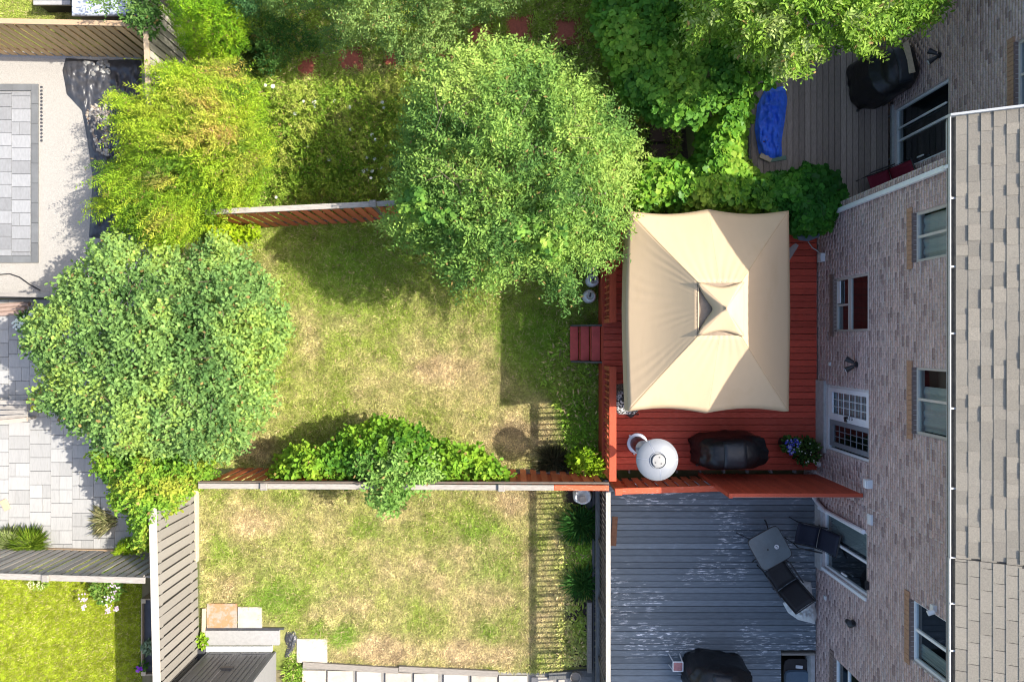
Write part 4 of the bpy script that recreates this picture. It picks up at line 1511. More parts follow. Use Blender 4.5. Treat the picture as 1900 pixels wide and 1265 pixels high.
MB().lathe((hx0, hy0, ZD), [(.152, 1.84), (.16, 1.86), (.16, 1.89), (.152, 1.90)], 32, False, False).build('burner_band', m_steel, ht, smooth='auto')
dish = MB().lathe((hx0, hy0, ZD), [(.414, 2.235), (.42, 2.245), (.413, 2.26), (.30, 2.315), (.20, 2.345), (.172, 2.35), (.168, 2.364), (.156, 2.366), (.150, 2.33), (.05, 2.33)], 64).build('reflector', m_alu, ht, smooth='auto')
MB().lathe((hx0, hy0, ZD), [(.128, 2.332), (.130, 2.392), (.122, 2.40), (.02, 2.405)], 40).build('cap', m_alu_cap, dish, smooth='auto')
mb = MB()
for t in (1.35, 3.6, 5.5):
    mb.cyl((hx0 + .072 * math.cos(t), hy0 + .072 * math.sin(t), ZD + 2.404), (hx0 + .072 * math.cos(t), hy0 + .072 * math.sin(t), ZD + 2.411), .012, .012, 10)
tag(mb.build('bolt', m_black_metal, dish), kind='stuff')
for t in (0.02, 2.0, 3.05, 4.9):
    c, s = math.cos(t), math.sin(t)
    mb = MB()
    mb.add([(hx0 + r * c - w * s, hy0 + r * s + w * c, ZD + z + .003) for r, z, w in ((.17, 2.35, -.003), (.30, 2.3155, -.003), (.41, 2.262, -.003), (.41, 2.262, .003), (.30, 2.3155, .003), (.17, 2.35, .003))], [(0, 1, 4, 5), (1, 2, 3, 4)])
    mb.build('seam', m_steel, dish)

# propane tanks on the ground
def tank(px, py, label, a):
    x, y = P(px, py, .45)
    t = thing('propane_tank', (x, y, 0), label, 'propane tank', 'propane tanks by the red deck')
    MB().lathe((x, y, 0), [(.11, 0), (.12, .03), (.15, .06), (.155, .12), (.155, .33), (.13, .39), (.06, .42)], 32).build('body', m_tank, t, smooth='auto')
    mb = MB()
    n = 22
    rows = [[(x + .10 * math.cos(a + .5 + 5.2 * i / n), y + .10 * math.sin(a + .5 + 5.2 * i / n), z) for i in range(n + 1)] for z in (.39, .50)]
    mb.grid(rows)
    c = mb.build('collar', m_tank, t, smooth=True)
    m = c.modifiers.new('thick', 'SOLIDIFY')
    m.thickness = .007
    mb = MB().cyl((x, y, .415), (x, y, .47), .028, .022, 12)
    mb.obox((x + .03 * math.cos(a), y + .03 * math.sin(a), .465), (.09, .032, .03), (0, 0, a))
    mb.build('valve', m_black_metal, t)
    return t


tank(1101, 519, 'white propane tank on the grass, second from the steps', .6)
tank(1095, 549, 'white propane tank on the grass, closest to the red steps', 1.4)
tank(1098, 492, 'white propane tank half hidden under the big tree', .2)


# chairs, tables, pots
def sling_chair(name, label, x, y, z, rot, mat, recline=0.35, group=None, W=.56):
    c = thing(name, (x, y, z), label, 'chair', group)
    ca, sa = math.cos(rot), math.sin(rot)

    def w(u, v, zz):
        return (x + u * ca - v * sa, y + u * sa + v * ca, z + zz)
    rows = [[w(u, v, .40 - .03 * math.sin(math.pi * (u + .25) / .5) - .02 * (1 - (2 * v / W) ** 2)) for v in np.linspace(-W / 2, W / 2, 7)] for u in np.linspace(-.25, .25, 7)]
    s = MB().grid(rows).build('seat', mat, c, smooth=True)
    s.modifiers.new('thick', 'SOLIDIFY').thickness = .012
    rows = [[w(-.25 - recline * t * .62, v, .42 + .60 * t * math.cos(recline * .8) - .02 * (1 - (2 * v / W) ** 2)) for v in np.linspace(-W / 2, W / 2, 7)] for t in np.linspace(0.02, 1, 7)]
    s = MB().grid(rows).build('backrest', mat, c, smooth=True)
    s.modifiers.new('thick', 'SOLIDIFY').thickness = .012
    for sgn in (-1, 1):
        v = sgn * (W / 2 + .015)
        MB().tube([w(.30, v, 0), w(.27, v, .38), w(-.25, v, .40), w(-.25 - recline * .64, v, .42 + .62 * math.cos(recline * .8))], .014).build('frame', m_black_metal, c)
        MB().tube([w(-.25, v, .40), w(-.36, v, 0)], .014).build('leg', m_black_metal, c)
        v2 = sgn * (W / 2 + .05)
        MB().tube([w(.27, v, .38), w(.24, v2, .62), w(.1, v2, .645), w(-.30, v2, .64)], [.013, .016, .02, .016]).build('armrest', m_black_metal, c)
    MB().tube([w(-.25 - recline * .64, -W / 2 - .015, .42 + .62 * math.cos(recline * .8)), w(-.25 - recline * .64, W / 2 + .015, .42 + .62 * math.cos(recline * .8))], .014).build('top_bar', m_black_metal, c)
    return c


x, y = P(1500, 992, 1.15)
sling_chair('patio_chair', 'navy sling chair between the glass table and the grey deck door', x - .03, y, .752, math.radians(168), m_sling_navy, .28, W=.46)
x, y = P(1447, 1066, 1.12)
sling_chair('patio_chair', 'black sling chair leaning back towards the crumpled white plastic', x, y, .752, math.radians(124), m_sling, .55, W=.50)
x, y = P(1632, 334, 1.12)
sling_chair('patio_chair', 'maroon sling chair in the corner by the shaded patio door', x + .03, y - .12, .752, math.radians(200), m_maroon, .3)

tx, ty = P(1429, 1017, 1.47)
ta = thing('glass_table', (tx, ty, .752), 'square smoked glass table with rounded corners on the grey deck', 'table')
rot = math.radians(29)
MB().loft([superring(tx, ty, 1.455, .37, .38, 9, 48, 0, 0, rot), superring(tx, ty, 1.463, .372, .382, 9, 48, 0, 0, rot)]).build('top', m_table, ta)
ra, rb_ = superring(tx, ty, 1.44, .386, .396, 9, 48, 0, 0, rot), superring(tx, ty, 1.4645, .386, .396, 9, 48, 0, 0, rot)
rc_, rd = superring(tx, ty, 1.4645, .3735, .3835, 9, 48, 0, 0, rot), superring(tx, ty, 1.44, .3735, .3835, 9, 48, 0, 0, rot)
MB().loft([ra, rb_, rc_, rd, ra], cap=False).build('rim', m_black_metal, ta)
for k in range(4):
    a = rot + math.pi / 4 + k * math.pi / 2
    ex = .55 if k in (1, 2) else .47
    MB().tube([(tx + .40 * math.cos(a), ty + .40 * math.sin(a), 1.43), (tx + .34 * math.cos(a), ty + .34 * math.sin(a), 1.1), (tx + .46 * math.cos(a), ty + .46 * math.sin(a), .84), (tx + ex * math.cos(a), ty + ex * math.sin(a), .765)], .014).build('leg', m_black_metal, ta)
MB().cyl((tx - .05, ty - .03, 1.4632), (tx - .05, ty - .03, 1.467), .022, .022, 14).build('umbrella_hole', m_black_metal, ta)
x, y = P(1441, 1014, 1.48)
at = thing('ashtray', (x, y, 1.467), 'white ring shaped ashtray on the glass table', 'ashtray')
MB().lathe((x, y, 1.467), [(.048, 0), (.05, .02), (.042, .022), (.036, .008)], 24).build('dish', m_box_white, at, smooth='auto')
MB().tube([(x - .02, y + .005, 1.478), (x + .005, y + .018, 1.482), (x + .012, y - .01, 1.482), (x + .03, y - .025, 1.478)], .006).build('butt', m_black_metal, at)


def crumple(name, poly, z, hgt, mat, label, cat, seed, ns=30, folds=9):
    """crumpled sheet: height field over a polygon (photo pixels) that comes down to z at its edge"""
    poly = np.array(poly, float)
    x0, y0 = poly.min(0)
    x1, y1 = poly.max(0)
    gx_, gy_ = np.meshgrid(np.linspace(x0, x1, ns), np.linspace(y0, y1, ns))
    d = sdist(gx_.ravel(), gy_.ravel(), poly).reshape(ns, ns)
    n = np.abs(fbm(gx_, gy_, folds, seed, 3) - .5) * 2
    zz = z + .012 + np.clip(d / 8, 0, 1) * (hgt * (.35 + .9 * n)) + .01 * n
    cell = max((x1 - x0), (y1 - y0)) / (ns - 1)
    keep = d > -cell * .98
    e_ = .05
    gxx, gyy = gx_.ravel(), gy_.ravel()
    g1 = (sdist(gxx + e_, gyy, poly) - sdist(gxx - e_, gyy, poly)) / (2 * e_)
    g2 = (sdist(gxx, gyy + e_, poly) - sdist(gxx, gyy - e_, poly)) / (2 * e_)
    mv = np.where(d.ravel() < 0, -d.ravel(), 0)
    gx_ = (gxx + g1 * mv).reshape(ns, ns)
    gy_ = (gyy + g2 * mv).reshape(ns, ns)
    idx = -np.ones((ns, ns), int)
    V = []
    for i in range(ns):
        for j in range(ns):
            if keep[i, j]:
                idx[i, j] = len(V)
                X, Y = P(gx_[i, j], gy_[i, j], zz[i, j])
                V.append((X, Y, zz[i, j]))
    F = [(idx[i, j], idx[i + 1, j], idx[i + 1, j + 1], idx[i, j + 1]) for i in range(ns - 1) for j in range(ns - 1) if min(idx[i, j], idx[i + 1, j], idx[i + 1, j + 1], idx[i, j + 1]) >= 0]
    mb = MB().add(V, F)
    o = mb.build(name, mat, smooth=True)
    return tag(o, label, cat)


crumple('blue_tarp', [(1420, 165), (1456, 160), (1461, 185), (1456, 225), (1450, 262), (1451, 292), (1430, 296), (1408, 285), (1400, 240), (1405, 195)], .752, .26, m_tarp, 'crumpled blue tarp on the brown deck against the vines', 'tarp', 4)
crumple('plastic_sheet', [(1484, 1075), (1505, 1080), (1507, 1100), (1516, 1140), (1512, 1157), (1480, 1149), (1462, 1136), (1452, 1118), (1470, 1105)], .752, .30, m_plastic_white, 'crumpled white plastic sheet against the brick wall below the black chair', 'plastic sheet', 8, folds=7)
crumple('landscape_sheet', [(122, 108), (180, 112), (262, 110), (264, 190), (215, 200), (198, 205), (206, 300), (240, 300), (235, 420), (205, 445), (165, 440), (172, 330), (162, 260), (152, 205), (124, 175), (116, 130)], .01, .13, m_black_plastic, 'black plastic landscape sheet beside the gravel yard', 'plastic sheet', 12, ns=90, folds=16)
crumple('torn_sheet', [(532, 1172), (548, 1170), (553, 1186), (545, 1205), (536, 1222), (528, 1218), (533, 1200), (528, 1185)], .01, .10, m_black_plastic, 'torn black plastic bunched beside the square slab and the shed', 'plastic sheet', 15, folds=6)
crumple('storage_cover', [(1478, 436), (1500, 425), (1524, 424), (1520, 440), (1500, 448), (1482, 446)], 1.55, .04, m_greytarp, 'grey blue plastic cover in the dark corner by the canopy', 'cover', 18, folds=20)

# stool, cushioned chair under the canopy's corner, pots
x, y = P(1258, 1236, 1.12)
st = thing('step_stool', (x, y, .752), 'small white framed stool with a faded red top on the grey deck', 'stool')
MB().obox((x, y, 1.115), (.20, .19, .02), (0, 0, -.12), ch=.006).build('top', m_pink, st)
for sx in (-1, 1):
    for sy in (-1, 1):
        MB().tube([(x + sx * .10, y + sy * .095, 1.12), (x + sx * .125, y + sy * .125, .752)], .014).build('leg', m_box_white, st)
mb = MB()
cs = [(x + sx * .112, y + sy * .105, 1.118) for sx, sy in ((-1, -1), (1, -1), (1, 1), (-1, 1))]
for k in range(4):
    mb.tube([cs[k], cs[(k + 1) % 4]], .013)
mb.build('frame', m_box_white, st)

x, y = P(1158, 745, 1.25)
cc = thing('cushioned_chair', (x, y, ZD), 'chair with a black and white printed cushion under the corner of the canopy', 'chair')
MB().loft([superring(x + .06, y, 1.20, .25, .27, 4), superring(x + .06, y, 1.26, .27, .29, 4), superring(x + .06, y, 1.31, .24, .26, 4)]).build('seat_cushion', m_cushion, cc, smooth='auto')
MB().obox((x + .02, y + .30, 1.42), (.50, .09, .44), (.3, 0, .1), ch=.03).build('back_cushion', M('striped_grey_print', (.32, .29, .27), .85, 0, 40, 0, col2=(.06, .05, .05), thr=(.48, .52), stretch=(1, .1, 1)), cc)
for sx in (-.2, .3):
    for sy in (-.22, .22):
        MB().cyl((x + sx, y + sy, ZD), (x + sx, y + sy, 1.2), .018, .018, 8).build('leg', m_black_metal, cc)
x, y = P(1171, 768, .95)
lp = thing('watering_can', (x, y, ZD), 'small dark watering can at the foot of the printed cushion chair', 'watering can')
MB().lathe((x, y, ZD), [(.075, 0), (.085, .02), (.08, .15), (.05, .17)], 20).build('body', m_pot, lp, smooth='auto')
MB().tube([(x + .06, y - .02, ZD + .05), (x + .13, y - .01, ZD + .12), (x + .17, y, ZD + .16)], [.02, .014, .018]).build('spout', m_pot, lp)
MB().tube([(x - .05, y, ZD + .16), (x, y, ZD + .23), (x + .05, y, ZD + .16)], .008).build('handle', m_pot, lp)

# stairwell bin in the cut-out of the grey deck
x, y = P(1480, 1252, .55)
bn = thing('storage_bin', (x, y, 0), 'dark bin with a blue grey lid in the opening of the grey deck', 'bin')
MB().loft([superring(x, y - .1, .02, .27, .42, 6, 32), superring(x, y - .1, .50, .31, .46, 6, 32)]).build('body', m_pot, bn)
MB().loft([superring(x, y - .2, .502, .30, .30, 6, 32), superring(x, y - .2, .55, .28, .28, 6, 32)]).build('lid', M('dull_blue_lid', (.10, .15, .20), .5, 0, 5, .15), bn)
MB().obox((x + .05, y + .18, .515), (.16, .07, .02), (0, 0, -.1)).build('label', m_box_white, bn)
ww = thing('deck_opening', (6.65, -7.9, 0), 'rectangular opening in the grey deck beside the brick wall', 'opening frame')
MB().box(6.25, 7.04, -7.28, -7.235, .60, .76).build('rim_board', m_timber_x, ww)
MB().box(6.95, 7.04, -8.9, -7.29, .40, .72).build('ledge', m_concrete, ww)
quad_sheet('soil_strip', [(6.2, -9), (7.06, -9), (7.06, -7.2), (6.2, -7.2)], .006, m_mulch_shade)

# shed of the lower neighbour
sx0, sx1, sy = -7.36, -5.70, -7.50
sh = thing('storage_shed', ((sx0 + sx1) / 2, sy - .9, 0), 'charcoal resin shed with ribbed double doors beside the taupe fence', 'shed')
MB().box(sx0, sx0 + .05, sy - 1.9, sy, 0.06, 1.95).build('side_panel', m_shed, sh)
MB().box(sx1 - .05, sx1, sy - 1.9, sy, 0.06, 1.95).build('side_panel', m_shed_light, sh)
MB().box(sx0 + .051, sx1 - .051, sy - 1.9, sy - 1.85, 0.06, 1.95).build('back_panel', m_shed, sh)
for k, (a, b) in enumerate(((sx0 + .06, (sx0 + sx1) / 2 - .006), ((sx0 + sx1) / 2 + .006, sx1 - .06))):
    d = MB().box(a, b, sy - .05, sy - .01, .09, 1.93).build('door', m_shed, sh)
    n = 5
    for q in range(n):
        c = a + .10 + (b - a - .2) * (q + .5) / n
        MB().obox((c, sy - .004, 1.02), ((b - a - .2) / n - .035, .014, 1.55), (0, 0, 0)).build('panel', m_shed, d)
    MB().box(a + .04, b - .04, sy - .008, sy - .002, .16, .19).build('crossbar', m_shed_light, d)
MB().obox(((sx0 + sx1) / 2, sy + .012, .95), (.30, .045, .09), ch=.01).build('latch', m_black_metal, sh)
mb = MB()
yr = (sx0 + sx1) / 2
mb.add([(sx0 - .06, sy + .0, 1.96), (yr, sy + .0, 2.20), (sx1 + .06, sy + .0, 1.96), (sx0 - .06, sy - 1.95, 1.96), (yr, sy - 1.95, 2.20), (sx1 + .06, sy - 1.95, 1.96)],
       [(0, 1, 4, 3), (1, 2, 5, 4), (0, 2, 1), (3, 4, 5), (0, 3, 5, 2)])
mb.build('roof', m_shed, sh)
MB().box(sx0 - .03, sx1 - .1, sy + .001, sy + .13, .01, .085).build('doorstep', m_white, sh)
sl = MB().box(-7.40, -5.62, -7.33, -6.98, .012, .10).build('step_slab', m_slab_light)
tag(sl, 'pale grey slab laid as a step in front of the shed doors', 'slab')
tr = MB().box(-7.44, -5.52, -6.972, -6.93, .012, .07).build('edge_strip', m_black_plastic)
tag(tr, 'dark edging strip between the sandstone tiles and the pale step slab', 'edging')
tr = MB().box(-7.62, -7.40, -9.2, -7.42, .012, .16).build('shadow_strip', m_black_plastic)  # dark strip put where only shadow lies
tag(tr, 'black strip painting the shadow between the taupe fence and the shed', 'edging')

# beyond the tan fence: pale blue-grey lid, dark trailer edge
x0, y0 = P(134, 30, 1.2)
x1, y1 = P(262, -60, 1.2)
t = thing('garden_shed', ((x0 + x1) / 2, (y0 + y1) / 2, 0), 'low shed with a flat pale blue roof behind the tan fence', 'shed')
MB().box(x0 + .05, x1 - .05, y0 + .06, y1, 0.0, 1.16).build('wall', m_shed, t)
MB().obox(((x0 + x1) / 2, (y0 + y1) / 2, 1.2), (x1 - x0, y1 - y0, .07), ch=.02).build('roof', m_bluegrey, t)
xa, ya = P(66, 6, .5)
xb, yb2 = P(128, -40, .5)
t = thing('planter_box', ((xa + xb) / 2, (ya + yb2) / 2, 0), 'grey rimmed box on the grass behind the tan fence', 'planter')
MB().box(xa, xb, ya, yb2, 0, .45).build('body', m_pot, t)
MB().box(xa - .04, xb + .04, ya - .05, ya + .05, .451, .52).build('rim', m_slab_light, t)

# raised planter by the taupe fence
a, b = P(262, 1110, .35), P(285, 1252, .35)
pl = thing('raised_planter', ((a[0] + b[0]) / 2, (a[1] + b[1]) / 2, 0), 'long narrow raised planter between the bright lawn and the taupe fence', 'planter')
MB().box(a[0], a[0] + .03, b[1], a[1], 0, .36).build('side_board', m_tan_y, pl)
MB().box(b[0] - .03, b[0], b[1], a[1], 0, .36).build('side_board', m_tan_y, pl)
MB().box(a[0] + .031, b[0] - .031, a[1] - .03, a[1], 0, .36).build('end_board', m_tan_y, pl)
MB().box(a[0] + .031, b[0] - .031, b[1], b[1] + .03, 0, .36).build('end_board', m_tan_y, pl)
MB().box(a[0] + .031, b[0] - .031, b[1] + .031, a[1] - .031, 0, .27).build('liner', m_black_plastic, pl)
for yy in (a[1] - .05, b[1] + .05):
    MB().obox((a[0] + .07, yy, .372), (.10, .10, .02)).build('corner_cap', m_pale_wood, pl)

# garden bench and firewood on the white patio's edge
x, y = P(14, 758, .5)
bn = thing('garden_bench', (x, y, 0), 'pale slatted garden bench at the edge of the white patio', 'bench')
for k in range(4):
    MB().obox((x - .10, y + .15 - .12 * k, .46), (1.1, .095, .03), (0, 0, .03 * (k - 1))).build('slat', m_greycap_x, bn)
MB().obox((x - .06, y - .30, .50), (1.05, .10, .05), (.2, 0, .10)).build('front_rail', M('taupe_rail', (.40, .32, .27), .8, 0, 6, .1), bn)
for sx in (-.5, .35):
    for sy in (-.25, .18):
        MB().box(x + sx - .03, x + sx + .03, y + sy - .03, y + sy + .03, 0.05, .44).build('leg', m_greycap_x, bn)
for k in range(3):
    xa, ya = P(-10, 567 + 8 * k, .2)
    xb, yb2 = P(50 - 5 * k, 564 + 8 * k, .2)
    o = MB().tube([(xa, ya, .12 + .02 * k), ((xa + xb) / 2, (ya + yb2) / 2 + .01, .12 + .02 * k), (xb, yb2, .12 + .02 * k)], .055, 10).build('log', M('log_bark_%d' % k, (.33, .24, .20), .95, 0, 6, .4, stretch=(2, 20, 20)))
    tag(o, ['pinkish log nearest the low fence of the white patio', 'middle log of three by the white hydrangea', 'outermost log of three beside the white hydrangea'][k], 'log', 'logs by the low fence')
hose = MB().tube([P(-10, 510, .03) + (.03,), P(18, 508, .03) + (.03,), P(36, 514, .03) + (.03,), P(54, 527, .03) + (.03,), P(74, 538, .03) + (.03,)], .014).build('garden_hose', m_black_metal)
tag(hose, 'thin dark hose curving across the gravel yard', 'hose')
mb = MB()
for k in range(16):
    xx, yy = P(77, 162 + k * 6.6, .02)
    mb.obox((xx, yy, .02), (.05, .045, .015), (0, 0, .3 * k))
dl = mb.build('edge_spikes', m_black_plastic)
tag(dl, kind='stuff')

# bag and slate in the weedy bed
x, y = P(1081, 920, .25)
bg_ = thing('garden_sack', (x, y, 0), 'open white sack with a paper tag behind the orange capped fence', 'sack')
rr_ = [superring(x, y, zz, r, r * .9, 2.3, 28, .07, k) for k, (zz, r) in enumerate([(.01, .20), (.12, .23), (.26, .21), (.34, .19), (.345, .15), (.28, .12)])]
MB().loft(rr_).build('body', m_plastic_white, bg_, smooth=True)
MB().obox((x - .01, y - .05, .36), (.13, .16, .012), (.35, .1, .2)).build('tag', m_paver_y, bg_)
x, y = P(1096, 937, .12)
o = MB().obox((x, y, .07), (.22, .20, .10), (.1, .1, .4), ch=.02).build('slate_block', M('slate', (.10, .11, .125), .8, 0, 8, .2))
tag(o, 'dark slate block beside the white sack in the weedy bed', 'stone')
x, y = P(1068, 1256, .2)
pt = thing('plant_pot', (x, y, 0), 'grey ribbed plant pot at the bottom of the weedy bed', 'pot')
MB().lathe((x, y, 0), [(.09, 0), (.12, .20), (.13, .22), (.115, .22), (.10, .17)], 20, cap_top=True).build('pot', m_timber_x, pt, smooth='auto')
# ------------------------------------------------------------------ vegetation
LEAF = {
    'rhomb': (np.array([(0, 0, 0), (.45, .5, .10), (1, 0, -.04), (.45, -.5, .10)]), [np.array([(0, 1, 2), (0, 2, 3)])]),
    'oval': (np.array([(0, 0, 0), (.28, .46, .09), (.72, .40, .07), (1, 0, -.06), (.72, -.40, .07), (.28, -.46, .09)]), [np.array([(0, 3, 2, 1), (0, 5, 4, 3)])]),
    'vine': (np.array([(0, 0, 0), (-.10, .34, .05), (.26, .56, .03), (.42, .40, .07), (.74, .42, 0), (1, 0, -.08), (.74, -.42, 0), (.42, -.40, .07), (.26, -.56, .03), (-.10, -.34, .05)]),
             [np.array([(0, 3, 2, 1), (0, 5, 4, 3), (0, 7, 6, 5), (0, 9, 8, 7)])]),
    'needle': (np.array([(0, 0, 0), (.3, .5, .02), (1, 0, 0), (.3, -.5, .02)]), [np.array([(0, 1, 2), (0, 2, 3)])]),
    'blade': (np.array([(0, .5, 0), (0, -.5, 0), (1, 0, -.15)]), [np.array([(0, 1, 2)])]),
}


def norm(a):
    return a / (np.linalg.norm(a, axis=1, keepdims=True) + 1e-9)


def leaf_arrays(p, u, n, length, width, tmpl):
    T, Fs = LEAF[tmpl]
    u = norm(u)
    w = norm(np.cross(n, u))
    n = np.cross(u, w)
    L, W = np.asarray(length)[:, None, None], np.asarray(width)[:, None, None]
    V = p[:, None, :] + T[None, :, 0:1] * L * u[:, None, :] + T[None, :, 1:2] * W * w[:, None, :] + T[None, :, 2:3] * L * n[:, None, :]
    m = len(T)
    F = [(np.arange(len(p))[:, None, None] * m + f[None]).reshape(-1, f.shape[1]) for f in Fs]
    return V.reshape(-1, 3), F, m


def pick(pal, f, rng, jit=.22):
    """colour along a palette by f in 0..1 with a per-leaf jitter"""
    pal = np.array(pal)
    x = np.clip(f, 0, .9999) * (len(pal) - 1)
    i = x.astype(int)
    t = (x - i)[:, None]
    c = pal[i] * (1 - t) + pal[np.minimum(i + 1, len(pal) - 1)] * t
    return c * (1 - jit + 2 * jit * rng.rand(len(f), 1))


def sample_poly(poly, n, rng, edge_amp, edge_scale, seed):
    poly = np.array(poly, float)
    lo, hi = poly.min(0) - edge_amp, poly.max(0) + edge_amp
    out = []
    got = 0
    while got < n:
        k = int((n - got) * 1.8) + 100
        q = lo + rng.rand(k, 2) * (hi - lo)
        d = sdist(q[:, 0], q[:, 1], poly) + (fbm(q[:, 0], q[:, 1], edge_scale, seed, 3) - .52) * 2 * edge_amp
        m = d > 0
        out.append(np.column_stack([q[m], d[m]]))
        got += m.sum()
    a = np.concatenate(out)[:n]
    return a[:, 0], a[:, 1], a[:, 2]


def crown(name, parent, poly, z0, z1, shoots, K, shoot_len, leaf, tmpl, pal, seed, dome=90, edge=14, escale=40, clump=.5, cscale=60,
          depth=.5, under=.3, up=.55, out=.6, spread=1.0, jit=.22, mat=None, pinnate=True, cut_hi=0, flow=None, nup=.9, zfun=None, shape_pow=2.0, tint=None, clump2=.16):
    """foliage as thousands of leaves set along short shoots through the outer shell of the crown; returns leaf data or a mesh object"""
    rng = np.random.RandomState(seed)
    px, py, d = sample_poly(poly, shoots, rng, edge, escale, seed)
    cx, cy = np.mean(np.array(poly), axis=0)
    t = np.clip(d / dome, 0, 1)
    h = (1 - (1 - t) ** shape_pow) ** (1 / shape_pow)
    if zfun is not None:
        base_top = zfun(px, py)
    else:
        base_top = z1
    cl = fbm(px, py, cscale, seed + 21, 3)
    ztop = z0 + (base_top - z0) * h + (cl - .5) * 2 * clump * (0.35 + .65 * t)
    ztop = ztop + (vn(px, py, 17, seed + 40) - .5) * 2 * clump2
    dep = np.where(rng.rand(shoots) < under, rng.rand(shoots) ** .8 * depth * 2.2, rng.exponential(depth * .22, shoots))
    z = np.maximum(ztop - dep, np.minimum(z0, ztop) - .5)
    z = np.maximum(z, .05)
    dd = (H - z) / FPX
    o = np.stack([(px - 950) * dd, (632.5 - py) * dd, z], 1)
    ox, oy = (px - cx), -(py - cy)
    rad = np.sqrt(ox ** 2 + oy ** 2) + 1e-6
    outv = np.stack([ox / rad, oy / rad, np.zeros_like(rad)], 1)
    if flow is not None:
        outv = outv * .3 + np.array(flow)[None] * .9
    edgef = (1 - t)[:, None]
    rnd = rng.randn(shoots, 3) * np.array([1, 1, .5])
    dr = norm(outv * (out * (.35 + edgef)) + rnd * .55 * spread + np.array([0, 0, 1.0]) * up * (1 - .7 * edgef))
    SL = shoot_len * (.55 + .9 * rng.rand(shoots))
    kk = np.arange(K)
    tt = (kk + .6) / K
    droop = (rng.rand(shoots) * .25)[:, None] * (tt ** 2)[None] * SL[:, None]
    p = o[:, None, :] + dr[:, None, :] * (SL[:, None] * (tt[None] - .35))[:, :, None]
    p[:, :, 2] -= droop
    side = np.where(kk % 2 == 0, 1.0, -1.0)
    perp = norm(np.cross(dr, norm(rng.randn(shoots, 3) * .5 + np.array([0, 0, 1.0]))))
    if pinnate:
        u = dr[:, None, :] * .62 + perp[:, None, :] * side[None, :, None] * .85 + rng.randn(shoots, K, 3) * .22
    else:
        u = dr[:, None, :] * .35 + rng.randn(shoots, K, 3) * np.array([.7, .7, .35])
    N = shoots * K
    p, u = p.reshape(N, 3), u.reshape(N, 3)
    nn = norm(np.array([0, 0, 1.0]) * nup + rng.randn(N, 3) * .55)
    ln = leaf[0] * (.65 + .7 * rng.rand(N))
    wd = leaf[1] * (.7 + .6 * rng.rand(N))
    f = np.repeat(np.clip(.5 + (fbm(px, py, cscale * 1.1, seed + 5, 3) - .5) * 1.9 + (rng.rand(shoots) - .5) * .5, 0, 1), K)
    c = pick(pal, f, rng, jit)
    dead = rng.rand(N) < .018
    c[dead] = np.array((.26, .19, .07)) * (.7 + .6 * rng.rand(int(dead.sum()), 1))
    if tint is not None:
        c = c * np.repeat(tint(px, py), K, axis=0)
    V, F, m = leaf_arrays(p, u, nn, ln, wd, tmpl)
    o0 = np.array(WL[parent.name], np.float32)
    me = np_mesh(name, V - o0, F, mat or m_leaf, np.repeat(c, m, axis=0))
    return put(name, me, parent, WL[parent.name])


def trunk(parent, base, top, r, limbs, seed, mat=None):
    rng = random.Random(seed)
    b, t = Vector(base), Vector(top)
    pts = [b.lerp(t, k / 5) + Vector((rng.uniform(-.05, .05), rng.uniform(-.05, .05), 0)) * (0 if k == 0 else 1) for k in range(6)]
    tr = MB().tube(pts, [r * (1.25 - .13 * k) for k in range(6)], 10).build('trunk', mat or m_bark, parent, smooth=True)
    for lx, ly, lz in limbs:
        q = Vector((lx, ly, lz))
        s = pts[rng.randint(2, 4)]
        m = s.lerp(q, .5) + Vector((rng.uniform(-.12, .12), rng.uniform(-.12, .12), .12))
        MB().tube([s, s.lerp(m, .5), m, m.lerp(q, .6), q], [r * .55, r * .45, r * .33, r * .22, r * .10], 7).build('limb', mat or m_bark, tr, smooth=True)
    return tr


def twigs(parent, poly, z0, z1, n, L, seed, r=.006):
    rng = np.random.RandomState(seed)
    px, py, d = sample_poly(poly, n, rng, 4, 40, seed)
    mb = MB()
    for a, b in zip(px, py):
        z = z0 + (z1 - z0) * rng.rand()
        x, y = P(a, b, z)
        v = Vector((rng.randn(), rng.randn(), rng.rand() * .5)).normalized() * L * (.5 + rng.rand())
        mb.tube([(x, y, z), (x + v.x * .5, y + v.y * .5, z + v.z * .6), (x + v.x, y + v.y, z + v.z)], [r, r * .8, r * .4], 4)
    return tag(mb.build('twig', m_bark, parent), kind='stuff')


def plant_root(name, px, py, label, cat, group=None):
    x, y = P(px, py, 0)
    return thing(name, (x, y, 0), label, cat, group)


# --- grey green tree over the white patio
T1 = [(34, 625), (58, 578), (98, 556), (112, 512), (152, 492), (160, 462), (208, 442), (262, 456), (330, 470), (398, 442), (450, 472), (500, 520),
      (524, 580), (530, 640), (502, 700), (492, 770), (462, 820), (402, 850), (330, 850), (250, 846), (190, 838), (158, 815), (132, 786), (72, 752), (64, 738), (92, 700), (60, 662), (34, 642)]
t = plant_root('round_leaf_tree', 300, 660, 'broad grey green tree spreading over the edge of the white patio', 'tree')
x, y = P(300, 660, 3)
limbs = [P(a, b, 3.1) + (3.1,) for a, b in [(180, 560), (380, 540), (430, 680), (300, 780), (160, 700), (290, 600)]]
trunk(t, (x, y, 0), (x, y, 3.0), .13, limbs, 1)
PAL1 = [(.082, .165, .046), (.138, .250, .068), (.188, .312, .088), (.235, .360, .086), (.28, .395, .08)]
crown('crown', t, T1, 2.0, 4.1, 5200, 9, .28, (.074, .050), 'oval', PAL1, 101, dome=170, edge=18, escale=46, clump=.50, cscale=52, depth=.55, under=.33, nup=1.0, pinnate=False)
twigs(t, [(180, 520), (400, 520), (450, 640), (400, 780), (220, 780), (140, 680)], 3.4, 4.0, 60, .35, 5, r=.007)

